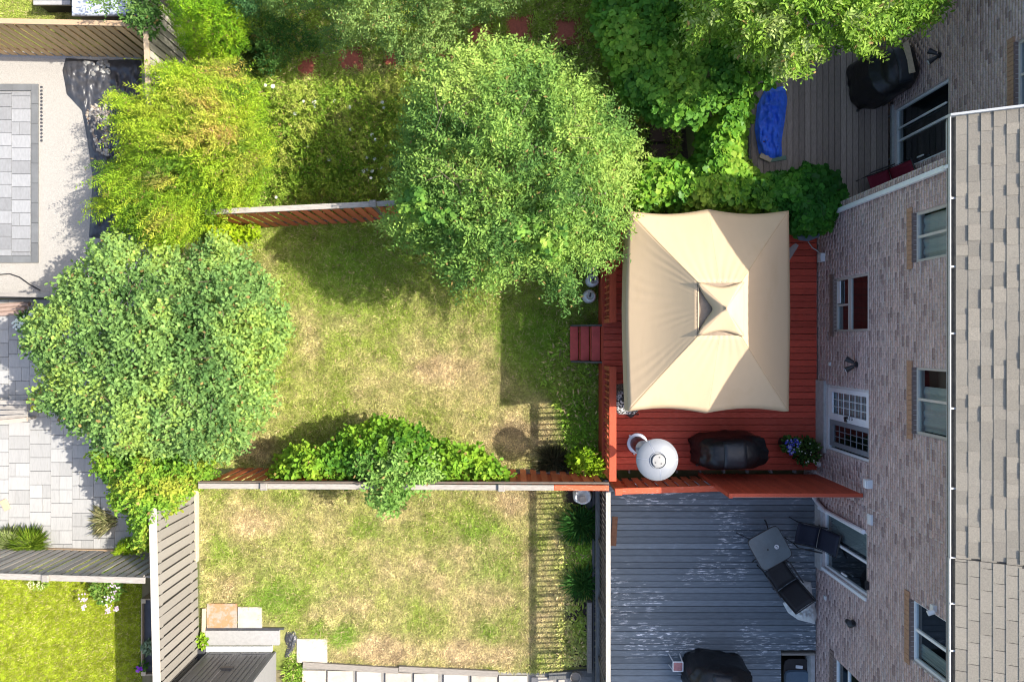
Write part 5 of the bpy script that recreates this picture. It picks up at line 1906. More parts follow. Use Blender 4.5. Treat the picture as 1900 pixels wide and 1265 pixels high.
# --- climber and shrub mass below it
B4 = [(165, 832), (250, 822), (340, 832), (402, 850), (396, 896), (352, 918), (330, 938), (300, 958), (286, 1000), (270, 1014), (242, 1000), (236, 960), (206, 940), (200, 900), (168, 868)]
t = plant_root('climbing_shrub', 290, 900, 'yellow green climbing shrub at the corner of the white patio and the taupe fence', 'shrub')
PAL4 = [(.075, .18, .024), (.13, .265, .028), (.18, .325, .034), (.24, .37, .040), (.32, .36, .05)]
x, y = P(300, 900, 0)
trunk(t, (x, y, 0), (x - .1, y, 1.3), .05, [P(220, 880, 1.5) + (1.5,), P(350, 870, 1.7) + (1.7,), P(260, 970, 1.4) + (1.4,)], 2)
crown('foliage', t, B4, 1.0, 2.2, 1500, 9, .22, (.072, .048), 'oval', PAL4, 111, dome=50, edge=14, escale=30, clump=.35, cscale=40, depth=.5, pinnate=False)

# --- juniper
T2 = [(288, 108), (340, 128), (420, 108), (470, 150), (492, 200), (506, 260), (500, 330), (462, 372), (420, 386), (386, 402), (370, 440), (330, 465), (280, 452), (244, 432),
      (216, 398), (180, 378), (204, 345), (188, 300), (234, 302), (242, 262), (236, 236), (222, 218), (250, 206), (206, 180), (246, 178), (268, 192), (284, 150)]
t = plant_root('juniper_shrub', 350, 280, 'large feathery yellow green juniper with brown dry patches', 'shrub')
x, y = P(350, 280, 0)
trunk(t, (x, y, 0), (x, y, 1.7), .10, [P(a, b, 1.8) + (1.8,) for a, b in [(250, 220), (440, 220), (420, 340), (270, 400), (240, 320), (350, 160)]], 3)


def brown_tint(px, py):
    g = gauss(px, py, [(425, 135, 26, 18, 1), (385, 195, 40, 22, .8), (405, 250, 50, 20, .9), (340, 265, 30, 16, .6), (300, 330, 26, 16, .6), (460, 300, 26, 20, .6), (310, 395, 22, 14, .7)])
    g = np.clip(g * (.55 + 1.2 * fbm(px, py, 20, 77, 2)), 0, 1)[:, None]
    return (1 - g) + g * np.array([(1.5, .80, 3.0)])


PAL2 = [(.085, .175, .016), (.155, .275, .018), (.215, .345, .022), (.275, .395, .026), (.33, .405, .035)]
crown('foliage', t, T2, 1.0, 3.0, 3300, 22, .50, (.066, .021), 'needle', PAL2, 121, dome=110, edge=18, escale=34, clump=.45, cscale=44, depth=.55, under=.3, up=.5, out=1.2, spread=.55, jit=.3, clump2=.30, tint=brown_tint, nup=.8, flow=(-.5, -.35, .2))
crown('outer_sprays', t, T2, 1.1, 2.9, 420, 34, .85, (.075, .024), 'needle', PAL2[1:], 123, dome=110, edge=10, escale=34, clump=.35, depth=.1, under=0, up=.35, out=1.5, spread=.4, jit=.25, clump2=.25, tint=brown_tint, nup=.8, flow=(-.6, -.4, .1))
crown('inner_foliage', t, T2, .5, 2.3, 900, 14, .5, (.09, .02), 'needle', PAL2[:3], 122, dome=120, edge=10, clump=.3, depth=.6, under=.6)

# --- bright cedar
B1 = [(286, -70), (300, 18), (328, 58), (350, 96), (398, 122), (428, 112), (462, 76), (446, 20), (410, -20), (395, -70)]
t = plant_root('cedar', 375, 90, 'bright yellow green cedar leaning in at the back fence, rising above the juniper', 'tree')
x, y = P(400, 95, 0)
trunk(t, (x, y, 0), (x, y, 2.6), .08, [], 4)
PALc = [(.10, .23, .012), (.18, .33, .015), (.25, .40, .018), (.31, .45, .022)]
crown('crown', t, B1, .9, 3.4, 1500, 12, .24, (.050, .020), 'needle', PALc, 131, dome=60, edge=8, clump=.25, cscale=24, depth=.35, up=.9, zfun=lambda a, b: 3.6 - .022 * np.clip(b - 10, 0, 150))

# --- central big tree
T3 = [(748, 236), (772, 160), (830, 108), (930, 78), (1010, 92), (1056, 132), (1110, 168), (1140, 202), (1168, 222), (1176, 262), (1166, 312), (1172, 376), (1162, 428), (1142, 456),
      (1120, 488), (1072, 502), (1054, 552), (1024, 546), (990, 512), (950, 512), (905, 524), (882, 552), (852, 538), (802, 482), (762, 450), (716, 430), (704, 410), (742, 370), (752, 300)]
t = plant_root('pinnate_tree', 960, 300, 'big light green tree with fine pinnate leaves in the middle of the yards', 'tree')
x, y = P(960, 300, 0)
trunk(t, (x, y, 0), (x, y, 3.2), .15, [P(a, b, 3.4) + (3.4,) for a, b in [(840, 200), (960, 150), (1080, 230), (1120, 360), (1020, 470), (860, 430), (800, 330), (930, 300)]], 5)
PAL3 = [(.070, .155, .036), (.132, .250, .052), (.192, .325, .066), (.25, .382, .076), (.30, .415, .09)]
crown('crown', t, T3, 2.3, 4.5, 4000, 13, .46, (.084, .035), 'rhomb', PAL3, 141, dome=150, edge=26, escale=40, clump=.75, cscale=64, depth=.6, under=.3, up=.5, out=.8)
twigs(t, [(810, 190), (960, 140), (1090, 210), (1120, 330), (1060, 420), (920, 430), (820, 340)], 3.8, 4.5, 70, .4, 6, r=.007)

# --- trees along the upper edge
T4 = [(470, -260), (472, 0), (500, 26), (560, 34), (598, 22), (606, 74), (640, 86), (690, 80), (720, 104), (762, 110), (800, 95), (860, 60), (920, 40), (958, 16), (966, -260)]  # unseen upper part extended to shade the stepping stones
t = plant_root('overhanging_tree', 740, -40, 'light green pinnate tree hanging in from beyond the red stepping stones', 'tree')
x, y = P(740, -50, 0)
trunk(t, (x, y, 0), (x, y, 3.0), .12, [P(a, b, 2.2) + (2.2,) for a, b in [(620, 10), (700, 40), (800, 30), (880, 0)]], 6)
PAL3b = [(.08, .165, .045), (.145, .25, .07), (.21, .325, .09), (.27, .385, .11)]
crown('crown', t, T4, 1.0, 4.0, 3400, 13, .36, (.072, .029), 'rhomb', PAL3b, 151, dome=60, edge=22, escale=36, clump=.45, cscale=46, depth=.5, up=.4, out=.8, zfun=lambda a, b: 2.0 + np.clip(100 - b, 0, 200) * .009)
T4b = [(395, -90), (402, -4), (440, 18), (476, 14), (476, -90)]
t = plant_root('small_leaf_tree', 430, -40, 'dark small leaved tree between the cedar and the overhanging tree', 'tree')
trunk(t, P(430, -50, 0) + (0,), P(430, -50, 2) + (2.0,), .08, [], 7)
crown('crown', t, T4b, 1.8, 3.0, 500, 11, .32, (.062, .028), 'rhomb', [(.03, .085, .03), (.06, .15, .05), (.10, .20, .07)], 152, dome=60, edge=12, clump=.4, depth=.5)

# --- tree over the brown deck
T5 = [(1200, -300), (1286, 10), (1262, 50), (1300, 80), (1322, 62), (1380, 96), (1440, 112), (1470, 132), (1506, 108), (1546, 84), (1592, 100), (1640, 78), (1690, 58), (1722, 36), (1752, 2), (1764, -300)]  # crown carried on out of view so its shade reaches the stones
t = plant_root('tall_leafy_tree', 1480, -40, 'tall bright green tree reaching over the shaded brown deck', 'tree')
x, y = P(1480, -60, 0)
trunk(t, (x, y, 0), (x, y, 4.0), .14, [P(a, b, 4.2) + (4.2,) for a, b in [(1360, 20), (1440, 60), (1540, 50), (1640, 30), (1690, 0)]], 8)
PAL5 = [(.075, .17, .02), (.13, .25, .028), (.185, .32, .036), (.24, .365, .06), (.32, .40, .14)]
crown('crown', t, T5, 3.7, 5.4, 5200, 10, .34, (.086, .042), 'oval', PAL5, 161, dome=90, edge=20, escale=34, clump=.6, cscale=50, depth=.7, under=.35, up=.4, out=.9)


# --- vines with broad leaves: the largest leaves are objects of their own
def leaf_meshes(name, size, pal, seed):
    out = []
    T, Fs = LEAF['vine']
    for c in pal:
        me = np_mesh(name, T * size, Fs, m_leaf_gloss, np.repeat(np.array([c]), len(T), axis=0))
        out.append(me)
    return out


def vine(root, poly, z0, z1, n, n_obj, size, pal, seed, dome=60, clump=.3, cscale=50, edge=10, zfun=None, under=.35, nup=1.1):
    rng = np.random.RandomState(seed)
    px, py, d = sample_poly(poly, n, rng, edge, 36, seed)
    t = np.clip(d / dome, 0, 1)
    h = np.sqrt(1 - (1 - t) ** 2)
    top = zfun(px, py) if zfun is not None else z1
    zt = z0 + (top - z0) * h + (fbm(px, py, cscale, seed + 3, 3) - .5) * 2 * clump
    dep = np.where(rng.rand(n) < under, rng.rand(n) * .9, rng.exponential(.05, n))
    dep = np.minimum(dep, zt - .1)
    z = zt - dep
    dd = (H - z) / FPX
    p = np.stack([(px - 950) * dd, (632.5 - py) * dd, z], 1)
    u = norm(rng.randn(n, 3) * np.array([1, 1, .25]) + np.array([-.3, -.2, -.25]))
    nn = norm(np.array([0.2, 0.05, 1.0]) * nup + rng.randn(n, 3) * .58)
    sz = size * (.6 + .75 * rng.rand(n))
    f = np.clip(.5 + (fbm(px, py, cscale, seed + 8, 3) - .5) * 1.8 + (rng.rand(n) - .5) * .5, 0, .999)
    order = np.argsort(dep + .25 * (1 - sz / sz.max()))
    big = order[:n_obj]
    rest = order[n_obj:]
    c = pick(pal, f[rest], rng, .2)
    V, F, m = leaf_arrays(p[rest], u[rest], nn[rest], sz[rest], sz[rest], 'vine')
    o0 = np.array(WL[root.name], np.float32)
    me = np_mesh('foliage', V - o0, F, m_leaf, np.repeat(c, m, axis=0))
    tag(put('foliage', me, root, WL[root.name]), kind='stuff')
    meshes = leaf_meshes('leaf', 1.0, pal, seed)
    for i in big:
        w = np.cross(nn[i], u[i])
        w /= np.linalg.norm(w)
        nv = np.cross(u[i], w)
        o = bpy.data.objects.new('leaf', meshes[int(f[i] * len(meshes))])
        COL.objects.link(o)
        o.parent = root
        q = p[i] - o0
        s = sz[i]
        o.matrix_local = Matrix(((u[i][0] * s, w[0] * s, nv[0] * s, q[0]), (u[i][1] * s, w[1] * s, nv[1] * s, q[1]), (u[i][2] * s, w[2] * s, nv[2] * s, q[2]), (0, 0, 0, 1)))


V1 = [(1148, 335), (1200, 300), (1280, 296), (1302, 236), (1345, 186), (1388, 166), (1406, 180), (1396, 215), (1388, 250), (1390, 292), (1412, 322), (1440, 316), (1450, 398), (1320, 392), (1180, 392), (1160, 372)]
V1B = [(1424, 322), (1466, 318), (1500, 306), (1552, 324), (1578, 362), (1572, 404), (1540, 428), (1490, 440), (1462, 432), (1448, 396), (1380, 394), (1384, 345)]
PALV = [(.045, .15, .018), (.08, .215, .022), (.125, .28, .026), (.18, .335, .032), (.25, .375, .045)]
vr = plant_root('grape_vine', 1360, 330, 'bright broad leaved vine covering the fence between the canopy and the blue tarp', 'vine')
vine(vr, V1, 1.4, 2.45, 4800, 300, .112, PALV, 201, dome=40, clump=.30)
vr = plant_root('grape_vine', 1500, 375, 'vine mound coloured in house shade against the brick wall beside the canopy', 'vine')
vine(vr, V1B, 1.2, 2.2, 2900, 300, .118, [(.020, .10, .014), (.034, .15, .018), (.055, .20, .022), (.085, .25, .026)], 204, dome=46, clump=.30)  # dark palette: the house's shade is put into these leaves
V2 = [(1098, -260), (1096, 0), (1104, 62), (1132, 130), (1164, 190), (1204, 226), (1262, 238), (1300, 236), (1350, 188), (1420, 158), (1452, 150), (1452, 60), (1430, -260)]  # stretched past the view for shade on the red stones
vr = plant_root('grape_vine', 1250, 60, 'dark broad leaved vine thicket in the shade beside the red stepping stones', 'vine')
vine(vr, V2, 1.9, 2.9, 11500, 300, .118, [(.055, .165, .022), (.095, .24, .028), (.145, .31, .034), (.215, .37, .045)], 202, dome=40, clump=.35)
V3 = [(742, 380), (790, 330), (850, 340), (900, 372), (960, 360), (1040, 360), (1075, 410), (1064, 460), (1050, 500), (1000, 480), (960, 470), (900, 450), (860, 470), (800, 440)]
vr = plant_root('wild_vine', 920, 420, 'yellow green broad leaved vine climbing through the lower side of the big tree', 'vine')
vine(vr, V3, 3.1, 4.45, 3000, 200, .080, [(.07, .175, .03), (.125, .26, .04), (.19, .335, .05), (.26, .385, .06)], 203, dome=80, clump=.75, cscale=30, under=.4, edge=26)

# --- bush and climbers on the long red fence
B2 = [(500, 884), (520, 850), (560, 832), (612, 822), (652, 800), (700, 782), (752, 786), (792, 812), (832, 832), (882, 836), (922, 852), (938, 890), (880, 896), (800, 896), (700, 894), (600, 892), (520, 890)]
t = plant_root('fence_climber', 700, 860, 'yellow green climber spilling over the long red fence towards the lawn', 'shrub')
PALb = [(.055, .155, .018), (.11, .245, .022), (.17, .32, .026), (.24, .375, .032)]
x, y = P(700, 866, 0)
trunk(t, (x, y, 0), (x, y - .05, 1.2), .05, [P(a, 868, 1.5) + (1.5,) for a in (560, 640, 790, 880)], 9)
crown('foliage', t, B2, .9, 2.05, 2000, 8, .22, (.092, .074), 'oval', PALb, 171, dome=40, edge=10, escale=26, clump=.35, cscale=40, depth=.5, pinnate=False, nup=1.0)
B2b = [(668, 850), (690, 834), (722, 826), (760, 834), (800, 850), (812, 876), (790, 900), (764, 912), (750, 928), (732, 950), (712, 932), (694, 908), (678, 884)]
t = plant_root('silvery_shrub', 728, 876, 'silvery green shrub leaning over the grey fence cap', 'shrub')
trunk(t, P(722, 872, 0) + (0,), P(724, 870, 2.0) + (2.0,), .05, [P(690, 850, 2.3) + (2.3,), P(770, 870, 2.3) + (2.3,), P(730, 920, 2.2) + (2.2,)], 10)
crown('foliage', t, B2b, 1.7, 2.35, 560, 9, .36, (.094, .052), 'oval', [(.085, .20, .034), (.15, .285, .055), (.21, .35, .085), (.26, .40, .10)], 172, dome=60, edge=24, escale=30, clump=.35, cscale=30, depth=.35, under=.25)

# --- small shrubs and flowers
t = plant_root('lime_shrub', 1088, 862, 'small lime green shrub in the corner by the orange capped fence', 'shrub')
trunk(t, P(1088, 862, 0) + (0,), P(1088, 862, .5) + (.5,), .03, [], 11)
crown('foliage', t, [(1056, 862), (1070, 840), (1098, 838), (1122, 856), (1126, 884), (1100, 880), (1074, 876)], .4, 1.1, 210, 8, .20, (.105, .070), 'oval', [(.10, .24, .014), (.18, .32, .016), (.27, .42, .02), (.36, .47, .04)], 181, dome=24, edge=6, clump=.15, pinnate=False)
t = plant_root('yellow_shrub', 425, 428, 'bright yellow green low shrub at the end of the red brown fence', 'shrub')
crown('foliage', t, [(378, 408), (400, 404), (430, 414), (474, 420), (478, 440), (440, 450), (400, 446), (384, 428)], .3, .9, 300, 8, .20, (.070, .055), 'oval', [(.15, .27, .012), (.24, .37, .014), (.34, .44, .016)], 182, dome=18, edge=6, clump=.12, pinnate=False)
t = plant_root('corner_climber', 282, 40, 'pale leaved climber over the end of the tan fence', 'climber')
crown('foliage', t, [(226, 40), (240, 8), (262, -40), (300, -40), (300, 40), (292, 66), (270, 74), (256, 56)], 1.5, 2.2, 220, 8, .22, (.075, .050), 'oval', [(.05, .13, .03), (.11, .21, .05), (.21, .31, .10)], 183, dome=24, edge=10, clump=.2, pinnate=False)
t = plant_root('tree_spray', 205, -30, 'thin leafy sprays hanging over the pale blue shed roof', 'tree')
trunk(t, P(200, -60, 0) + (0,), P(200, -60, 2.6) + (2.6,), .05, [], 12)
crown('foliage', t, [(166, -40), (172, 4), (186, 14), (196, 30), (206, 14), (226, 10), (240, 22), (250, -40)], 2.3, 2.8, 60, 10, .34, (.085, .036), 'rhomb', [(.06, .15, .03), (.12, .22, .05), (.2, .3, .1)], 184, dome=24, edge=10, clump=.2)
t = plant_root('dwarf_cypress', 235, 1010, 'dense lime dwarf cypress in the corner of the white patio', 'shrub')
trunk(t, P(240, 1008, 0) + (0,), P(240, 1008, .5) + (.5,), .03, [], 13)
crown('foliage', t, [(208, 1028), (220, 1008), (236, 996), (252, 1004), (256, 1024), (236, 1030)], .25, .85, 380, 9, .09, (.045, .014), 'needle', [(.12, .22, .01), (.21, .33, .012), (.29, .40, .016)], 185, dome=16, edge=3, clump=.06)


def grass_tuft(label, px, py, n, L, w, pal, seed, lean=(0, 0), z=0.02, name='ornamental_grass'):
    rng = np.random.RandomState(seed)
    x, y = P(px, py, 0)
    t = thing(name, (x, y, 0), label, 'plant')
    p = np.stack([x + rng.randn(n) * .07, y + rng.randn(n) * .05, np.full(n, z)], 1)
    a = rng.rand(n) * 2 * math.pi
    u = np.stack([np.cos(a) * .7 + lean[0], np.sin(a) * .7 + lean[1], .35 + .9 * rng.rand(n)], 1)
    u = norm(u)
    mid = p + u * L * .55
    V1_, F1, m = leaf_arrays(p, u, norm(rng.randn(n, 3)), np.full(n, L * .75), np.full(n, w), 'rhomb')
    u2 = norm(u * np.array([1.3, 1.3, .15]))
    V2_, F2, m = leaf_arrays(mid, u2, norm(rng.randn(n, 3) * .4 + np.array([0, 0, 1])), L * (.4 + .5 * rng.rand(n)), np.full(n, w), 'rhomb')
    c = pick(pal, rng.rand(n), rng, .2)
    F2 = [f + len(V1_) for f in F2]
    o0 = np.array(WL[t.name], np.float32)
    put('blades', np_mesh('blades', np.concatenate([V1_, V2_]) - o0, [np.concatenate([a_, b_]) for a_, b_ in zip(F1, F2)], m_blade, np.repeat(np.concatenate([c, c]), m, axis=0)), t, WL[t.name])
    return t


grass_tuft('pale straw coloured ornamental grass arching over the white pavers', 212, 964, 200, .44, .0045, [(.42, .40, .20), (.55, .52, .30), (.3, .36, .12)], 1, lean=(-.9, 0))
grass_tuft('bright green tuft at the foot of the grey slat fence', 62, 1010, 520, .42, .007, [(.12, .24, .02), (.22, .34, .03), (.3, .4, .05)], 2, lean=(.2, .5))
grass_tuft('pale green tuft beside a brighter one at the foot of the grey slat fence', 28, 1010, 480, .40, .007, [(.25, .32, .10), (.35, .40, .18), (.2, .3, .05)], 3, lean=(-.1, .5))
grass_tuft('dark spiky clump among the weeds beside the cedar', 455, 118, 260, .60, .009, [(.05, .11, .02), (.10, .17, .03), (.2, .22, .08)], 4)
grass_tuft('dark bladed clump in the shady bed beside the grey deck', 1076, 968, 320, .48, .014, [(.025, .11, .025), (.045, .16, .03), (.07, .2, .04)], 5)
grass_tuft('green clump halfway along the bed beside the grey deck', 1080, 1078, 200, .42, .016, [(.03, .12, .025), (.05, .17, .03), (.08, .2, .04)], 6)
grass_tuft('dry dark grass clump at the foot of the red fence', 1030, 858, 420, .42, .007, [(.07, .08, .035), (.13, .125, .06), (.22, .20, .12)], 7, lean=(-.3, .2))


def flower_plant(name, label, cat, px, py, z, r, n_leaf, pal, n_fl, fcol, fsize, seed, offs=None, pot=None, fpx=None):
    rng = np.random.RandomState(seed)
    x, y = P(px, py, z)
    t = thing(name, (x, y, 0 if pot is None else pot[2]), label, cat)
    if pot:
        MB().lathe((x, y, pot[2]), [(pot[0] * .75, 0), (pot[0], pot[1]), (pot[0] * 1.06, pot[1] + .02), (pot[0] * .9, pot[1] + .02), (pot[0] * .85, pot[1] - .02)], 24).build('pot', m_pot, t, smooth='auto')
    a = rng.rand(n_leaf) * 2 * math.pi
    rr = r * np.sqrt(rng.rand(n_leaf))
    p = np.stack([x + rr * np.cos(a), y + rr * np.sin(a), z - .18 + .25 * rng.rand(n_leaf) - rr * .3], 1)
    u = np.stack([np.cos(a), np.sin(a), .2 * rng.randn(n_leaf)], 1) + rng.randn(n_leaf, 3) * .5
    V, F, m = leaf_arrays(p, u, norm(rng.randn(n_leaf, 3) * .5 + np.array([0, 0, 1])), .07 + .05 * rng.rand(n_leaf), .04 + .02 * rng.rand(n_leaf), 'oval')
    o0 = np.array(WL[t.name], np.float32)
    put('foliage', np_mesh('foliage', V - o0, F, m_leaf, np.repeat(pick(pal, rng.rand(n_leaf), rng), m, axis=0)), t, WL[t.name])
    if n_fl:
        fx = fpx if fpx is not None else [(px, py, r)]
        P_ = []
        for k in range(n_fl):
            cxp, cyp, rad = fx[k % len(fx)]
            fx0, fy0 = P(cxp, cyp, z)
            a1 = rng.rand() * 6.28
            r1 = rad * math.sqrt(rng.rand())
            P_.append((fx0 + r1 * math.cos(a1), fy0 + r1 * math.sin(a1), z + .06 + .05 * rng.rand()))
        P_ = np.array(P_)
        pp = np.repeat(P_, 5, axis=0)
        an = np.tile(np.arange(5) * 1.2566, n_fl) + np.repeat(rng.rand(n_fl), 5)
        u = np.stack([np.cos(an), np.sin(an), np.full(len(an), .35)], 1)
        cc = np.array(fcol)[rng.randint(0, len(fcol), n_fl)]
        V, F, m = leaf_arrays(pp, u, np.tile(np.array([[0, 0, 1.0]]), (len(pp), 1)), np.full(len(pp), fsize), np.full(len(pp), fsize * .9), 'oval')
        tag(put('flowers', np_mesh('flowers', V - o0, F, m_leaf, np.repeat(np.repeat(cc, 5, axis=0), m, axis=0)), t, WL[t.name]), kind='stuff')
    return t


GP = [(.03, .09, .02), (.06, .14, .025), (.10, .19, .04)]
flower_plant('flower_pot', 'pot of small blue violet flowers beside the covered barbecue', 'potted plant', 1470, 826, 1.35, .16, 160, GP, 70, [(.05, .06, .42), (.10, .12, .60), (.42, .45, .72)], .022, 1, pot=(.15, .32, ZD), fpx=[(1462, 822, .10), (1474, 820, .10), (1466, 836, .08)])
flower_plant('potted_shrub', 'dark green potted shrub against the house wall beside the blue violet flowers', 'potted plant', 1500, 838, 1.30, .27, 420, [(.02, .055, .015), (.045, .10, .02), (.09, .16, .035)], 14, [(.55, .58, .5)], .02, 2, pot=(.17, .30, ZD))
flower_plant('phlox', 'lilac white flowers drooping onto the bright lawn below the grey slat fence', 'flowers', 192, 1092, .55, .36, 380, [(.08, .18, .03), (.15, .26, .04), (.24, .33, .08)], 110, [(.62, .52, .62), (.70, .62, .70), (.5, .38, .52)], .022, 3, fpx=[(205, 1112, .16), (158, 1104, .12), (216, 1088, .14), (160, 1124, .06), (204, 1130, .06), (220, 1126, .05)])
flower_plant('hydrangea', 'white flower cluster at the corner of the grey green tree near the logs', 'flowers', 48, 596, .7, .26, 160, GP, 90, [(.72, .76, .72), (.6, .68, .7)], .03, 4, fpx=[(36, 602, .12), (52, 594, .14), (66, 588, .10)])
flower_plant('goldenrod', 'yellow flower sprays over the pavers by the pale bench', 'flowers', 76, 742, .6, .26, 150, [(.10, .2, .02), (.2, .3, .03)], 80, [(.62, .52, .02), (.55, .56, .04)], .018, 5, fpx=[(58, 744, .07), (66, 756, .06), (84, 736, .16), (136, 746, .06)])
flower_plant('white_alyssum', 'small cream flowers right under the grey fence cap on the bright lawn', 'flowers', 72, 1082, .4, .14, 60, [(.2, .3, .04)], 70, [(.66, .64, .40), (.6, .62, .4)], .014, 6, fpx=[(62, 1083, .10), (80, 1083, .10)])
flower_plant('planter_flower', 'purple flower at the lower end of the raised planter', 'flowers', 263, 1237, .45, .07, 30, GP, 12, [(.28, .05, .55), (.40, .12, .65)], .035, 7)
flower_plant('planter_herb', 'grey green herb in the middle of the raised planter', 'plant', 277, 1202, .40, .13, 240, [(.20, .27, .17), (.27, .34, .22), (.15, .22, .12)], 0, None, 0, 8)
flower_plant('weed_clump', 'bright green weed clump by the shed and the taupe fence', 'weed', 372, 1190, .18, .14, 160, [(.16, .30, .02), (.24, .38, .03)], 0, None, 0, 9)

# white flower heads of the wild carrots in the overgrown bed
hd = plant_root('wild_carrot', 583, 190, 'flat white flower head standing in the overgrown bed', 'flower', 'white flower heads in the overgrown bed')
x0, y0 = P(583, 190, 0)
rng = np.random.RandomState(5)
a = np.arange(60) * 2.39996
r_ = .055 * np.sqrt(np.arange(60) / 60)
pp = np.stack([x0 + r_ * np.cos(a), y0 + r_ * np.sin(a), .42 - r_ * .3], 1)
V, F, m = leaf_arrays(pp - np.array([[.008, 0, 0]]), np.tile([[1.0, 0, .05]], (60, 1)), np.tile([[0, 0, 1.0]], (60, 1)), np.full(60, .017), np.full(60, .016), 'oval')
put('umbel', np_mesh('umbel', V - np.array([x0, y0, 0], np.float32), F, m_petal), hd, (x0, y0, 0))
MB().tube([(x0 + .05, y0, 0), (x0 + .02, y0, .25), (x0, y0, .41)], .004, 5).build('stem', M('green_stem', (.08, .15, .03), .7, 0, 8, .1), hd)
for (a_, b_) in [(563, 188), (547, 210), (584, 198), (506, 160), (492, 158), (620, 187), (648, 199), (709, 190), (712, 200), (724, 236), (571, 272), (690, 250), (697, 259), (717, 270), (610, 295), (681, 292), (695, 295), (682, 314), (690, 317), (674, 318), (708, 312), (512, 366), (650, 240), (688, 330), (722, 332)]:
    x, y = P(a_, b_, .42)
    c = clone(hd, loc=(x, y, 0))
    s = .5 + .45 * rng.rand()
    c.scale = (s, s, 1)
hd.location = P(583, 190, .42) + (0,)


# pebbles
def pebbles(name, polys, n, r, pal, mat, seed):
    rng = np.random.RandomState(seed)
    px, py, d = sample_poly(polys, n, rng, 5, 20, seed)
    p = np.stack([(px - 950) / 76.47, (632.5 - py) / 76.47, np.full(n, .05) + .05 * rng.rand(n)], 1)
    ph = np.array([(1, 0, 0), (0, 1, 0), (-1, 0, 0), (0, -1, 0), (.62, .62, .55), (-.62, .62, .55), (-.62, -.62, .55), (.62, -.62, .55), (.7, .7, -.3), (-.7, .7, -.3), (-.7, -.7, -.3), (.7, -.7, -.3)])
    f = np.array([(0, 8, 1, 4), (1, 9, 2, 5), (2, 10, 3, 6), (3, 11, 0, 7), (4, 5, 6, 7), (0, 4, 7, 0), ])[:5]
    f2 = np.array([(0, 4, 7), (1, 5, 4), (2, 6, 5), (3, 7, 6)])
    rr = r * (.6 + .8 * rng.rand(n))
    a = rng.rand(n) * 6.28
    T = ph[None] * rr[:, None, None] * np.stack([1 + .5 * rng.rand(n), np.ones(n), .6 + .3 * rng.rand(n)], 1)[:, None, :]
    X = T[:, :, 0] * np.cos(a)[:, None] - T[:, :, 1] * np.sin(a)[:, None]
    Y = T[:, :, 0] * np.sin(a)[:, None] + T[:, :, 1] * np.cos(a)[:, None]
    V = (np.stack([X, Y, T[:, :, 2]], -1) + p[:, None, :]).reshape(-1, 3)
    F = [(np.arange(n)[:, None, None] * 12 + q[None]).reshape(-1, q.shape[1]) for q in (f, f2)]
    c = pick(pal, rng.rand(n), rng, .2)
    return tag(put(name, np_mesh(name, V, F, mat, np.repeat(c, 12, axis=0), smooth=True)), kind='stuff')


pebbles('pebbles', [(168, 196), (186, 190), (204, 196), (206, 240), (204, 290), (186, 288), (174, 250), (164, 214)], 520, .030, [(.27, .23, .19), (.36, .33, .29), (.40, .37, .33), (.27, .18, .12)], m_pebble_w, 1)
pebbles('pebbles', [(204, 196), (236, 198), (244, 240), (240, 304), (210, 306), (205, 240)], 520, .030, [(.035, .036, .05), (.07, .075, .10), (.12, .13, .17)], m_pebble_d, 2)
pebbles('pebbles', [(160, 116), (206, 116), (208, 142), (190, 150), (160, 140)], 40, .05, [(.20, .20, .195), (.29, .29, .28)], m_pebble_w, 3)


# grass: one object per lawn
def grass(name, polys, holes, n_per_m2, L, W, kind, seed, tmpl='blade', flat=.5, dens=None, bright=1.0, mat=None):
    rng = np.random.RandomState(seed)
    poly = np.array(polys, float)
    lo, hi = poly.min(0), poly.max(0)
    area = (hi[0] - lo[0]) * (hi[1] - lo[1]) / 76.47 ** 2
    n = int(area * n_per_m2)
    px = lo[0] + rng.rand(n) * (hi[0] - lo[0])
    py = lo[1] + rng.rand(n) * (hi[1] - lo[1])
    ok = sdist(px, py, poly) + (fbm(px, py, 12, seed, 2) - .5) * 5 > 0
    for h in holes:
        ok &= sdist(px, py, np.array(h, float)) < 1.5 * fbm(px, py, 8, seed + 1, 2)
    c, straw = turf_color(px, py, kind)
    keep = rng.rand(n) < (1.0 - .25 * straw)
    if dens is not None:
        keep &= rng.rand(n) < dens(px, py)
    ok &= keep
    px, py, c, straw = px[ok], py[ok], c[ok], straw[ok]
    n = len(px)
    lush_shade = gauss(px, py, LUSH_AND_SHADE)
    p = np.stack([(px - 950) / 76.47, (632.5 - py) / 76.47, np.full(n, .004)], 1)
    a = rng.rand(n) * 2 * math.pi + (fbm(px, py, 22, seed + 4, 2) - .5) * 8
    u = np.stack([np.cos(a), np.sin(a), flat + .75 * rng.rand(n)], 1)
    nn = norm(rng.randn(n, 3) * .45 + np.array([0, 0, 1.0]))
    ln = L * (.5 + 1.0 * rng.rand(n)) * (1 + .55 * lush_shade) * (1 - .25 * straw)
    tall = vn(px, py, 9, seed + 7)
    ln = ln * (.65 + .8 * tall)
    wd = W * (.7 + .6 * rng.rand(n))
    # individual blades: some dead, some fresh
    mix = rng.rand(n)
    c = np.where((mix < .12)[:, None], G_STRAW[None] * (.7 + .5 * rng.rand(n, 1)), c)
    c = c * (.62 + .8 * rng.rand(n, 1)) * bright * (.70 + .62 * vn(px, py, 5.5, seed + 31) )[:, None]
    V, F, m = leaf_arrays(p, u, nn, ln, wd, tmpl)
    return tag(put(name, np_mesh(name, V, F, mat or m_blade, np.repeat(c, m, axis=0))), kind='stuff')


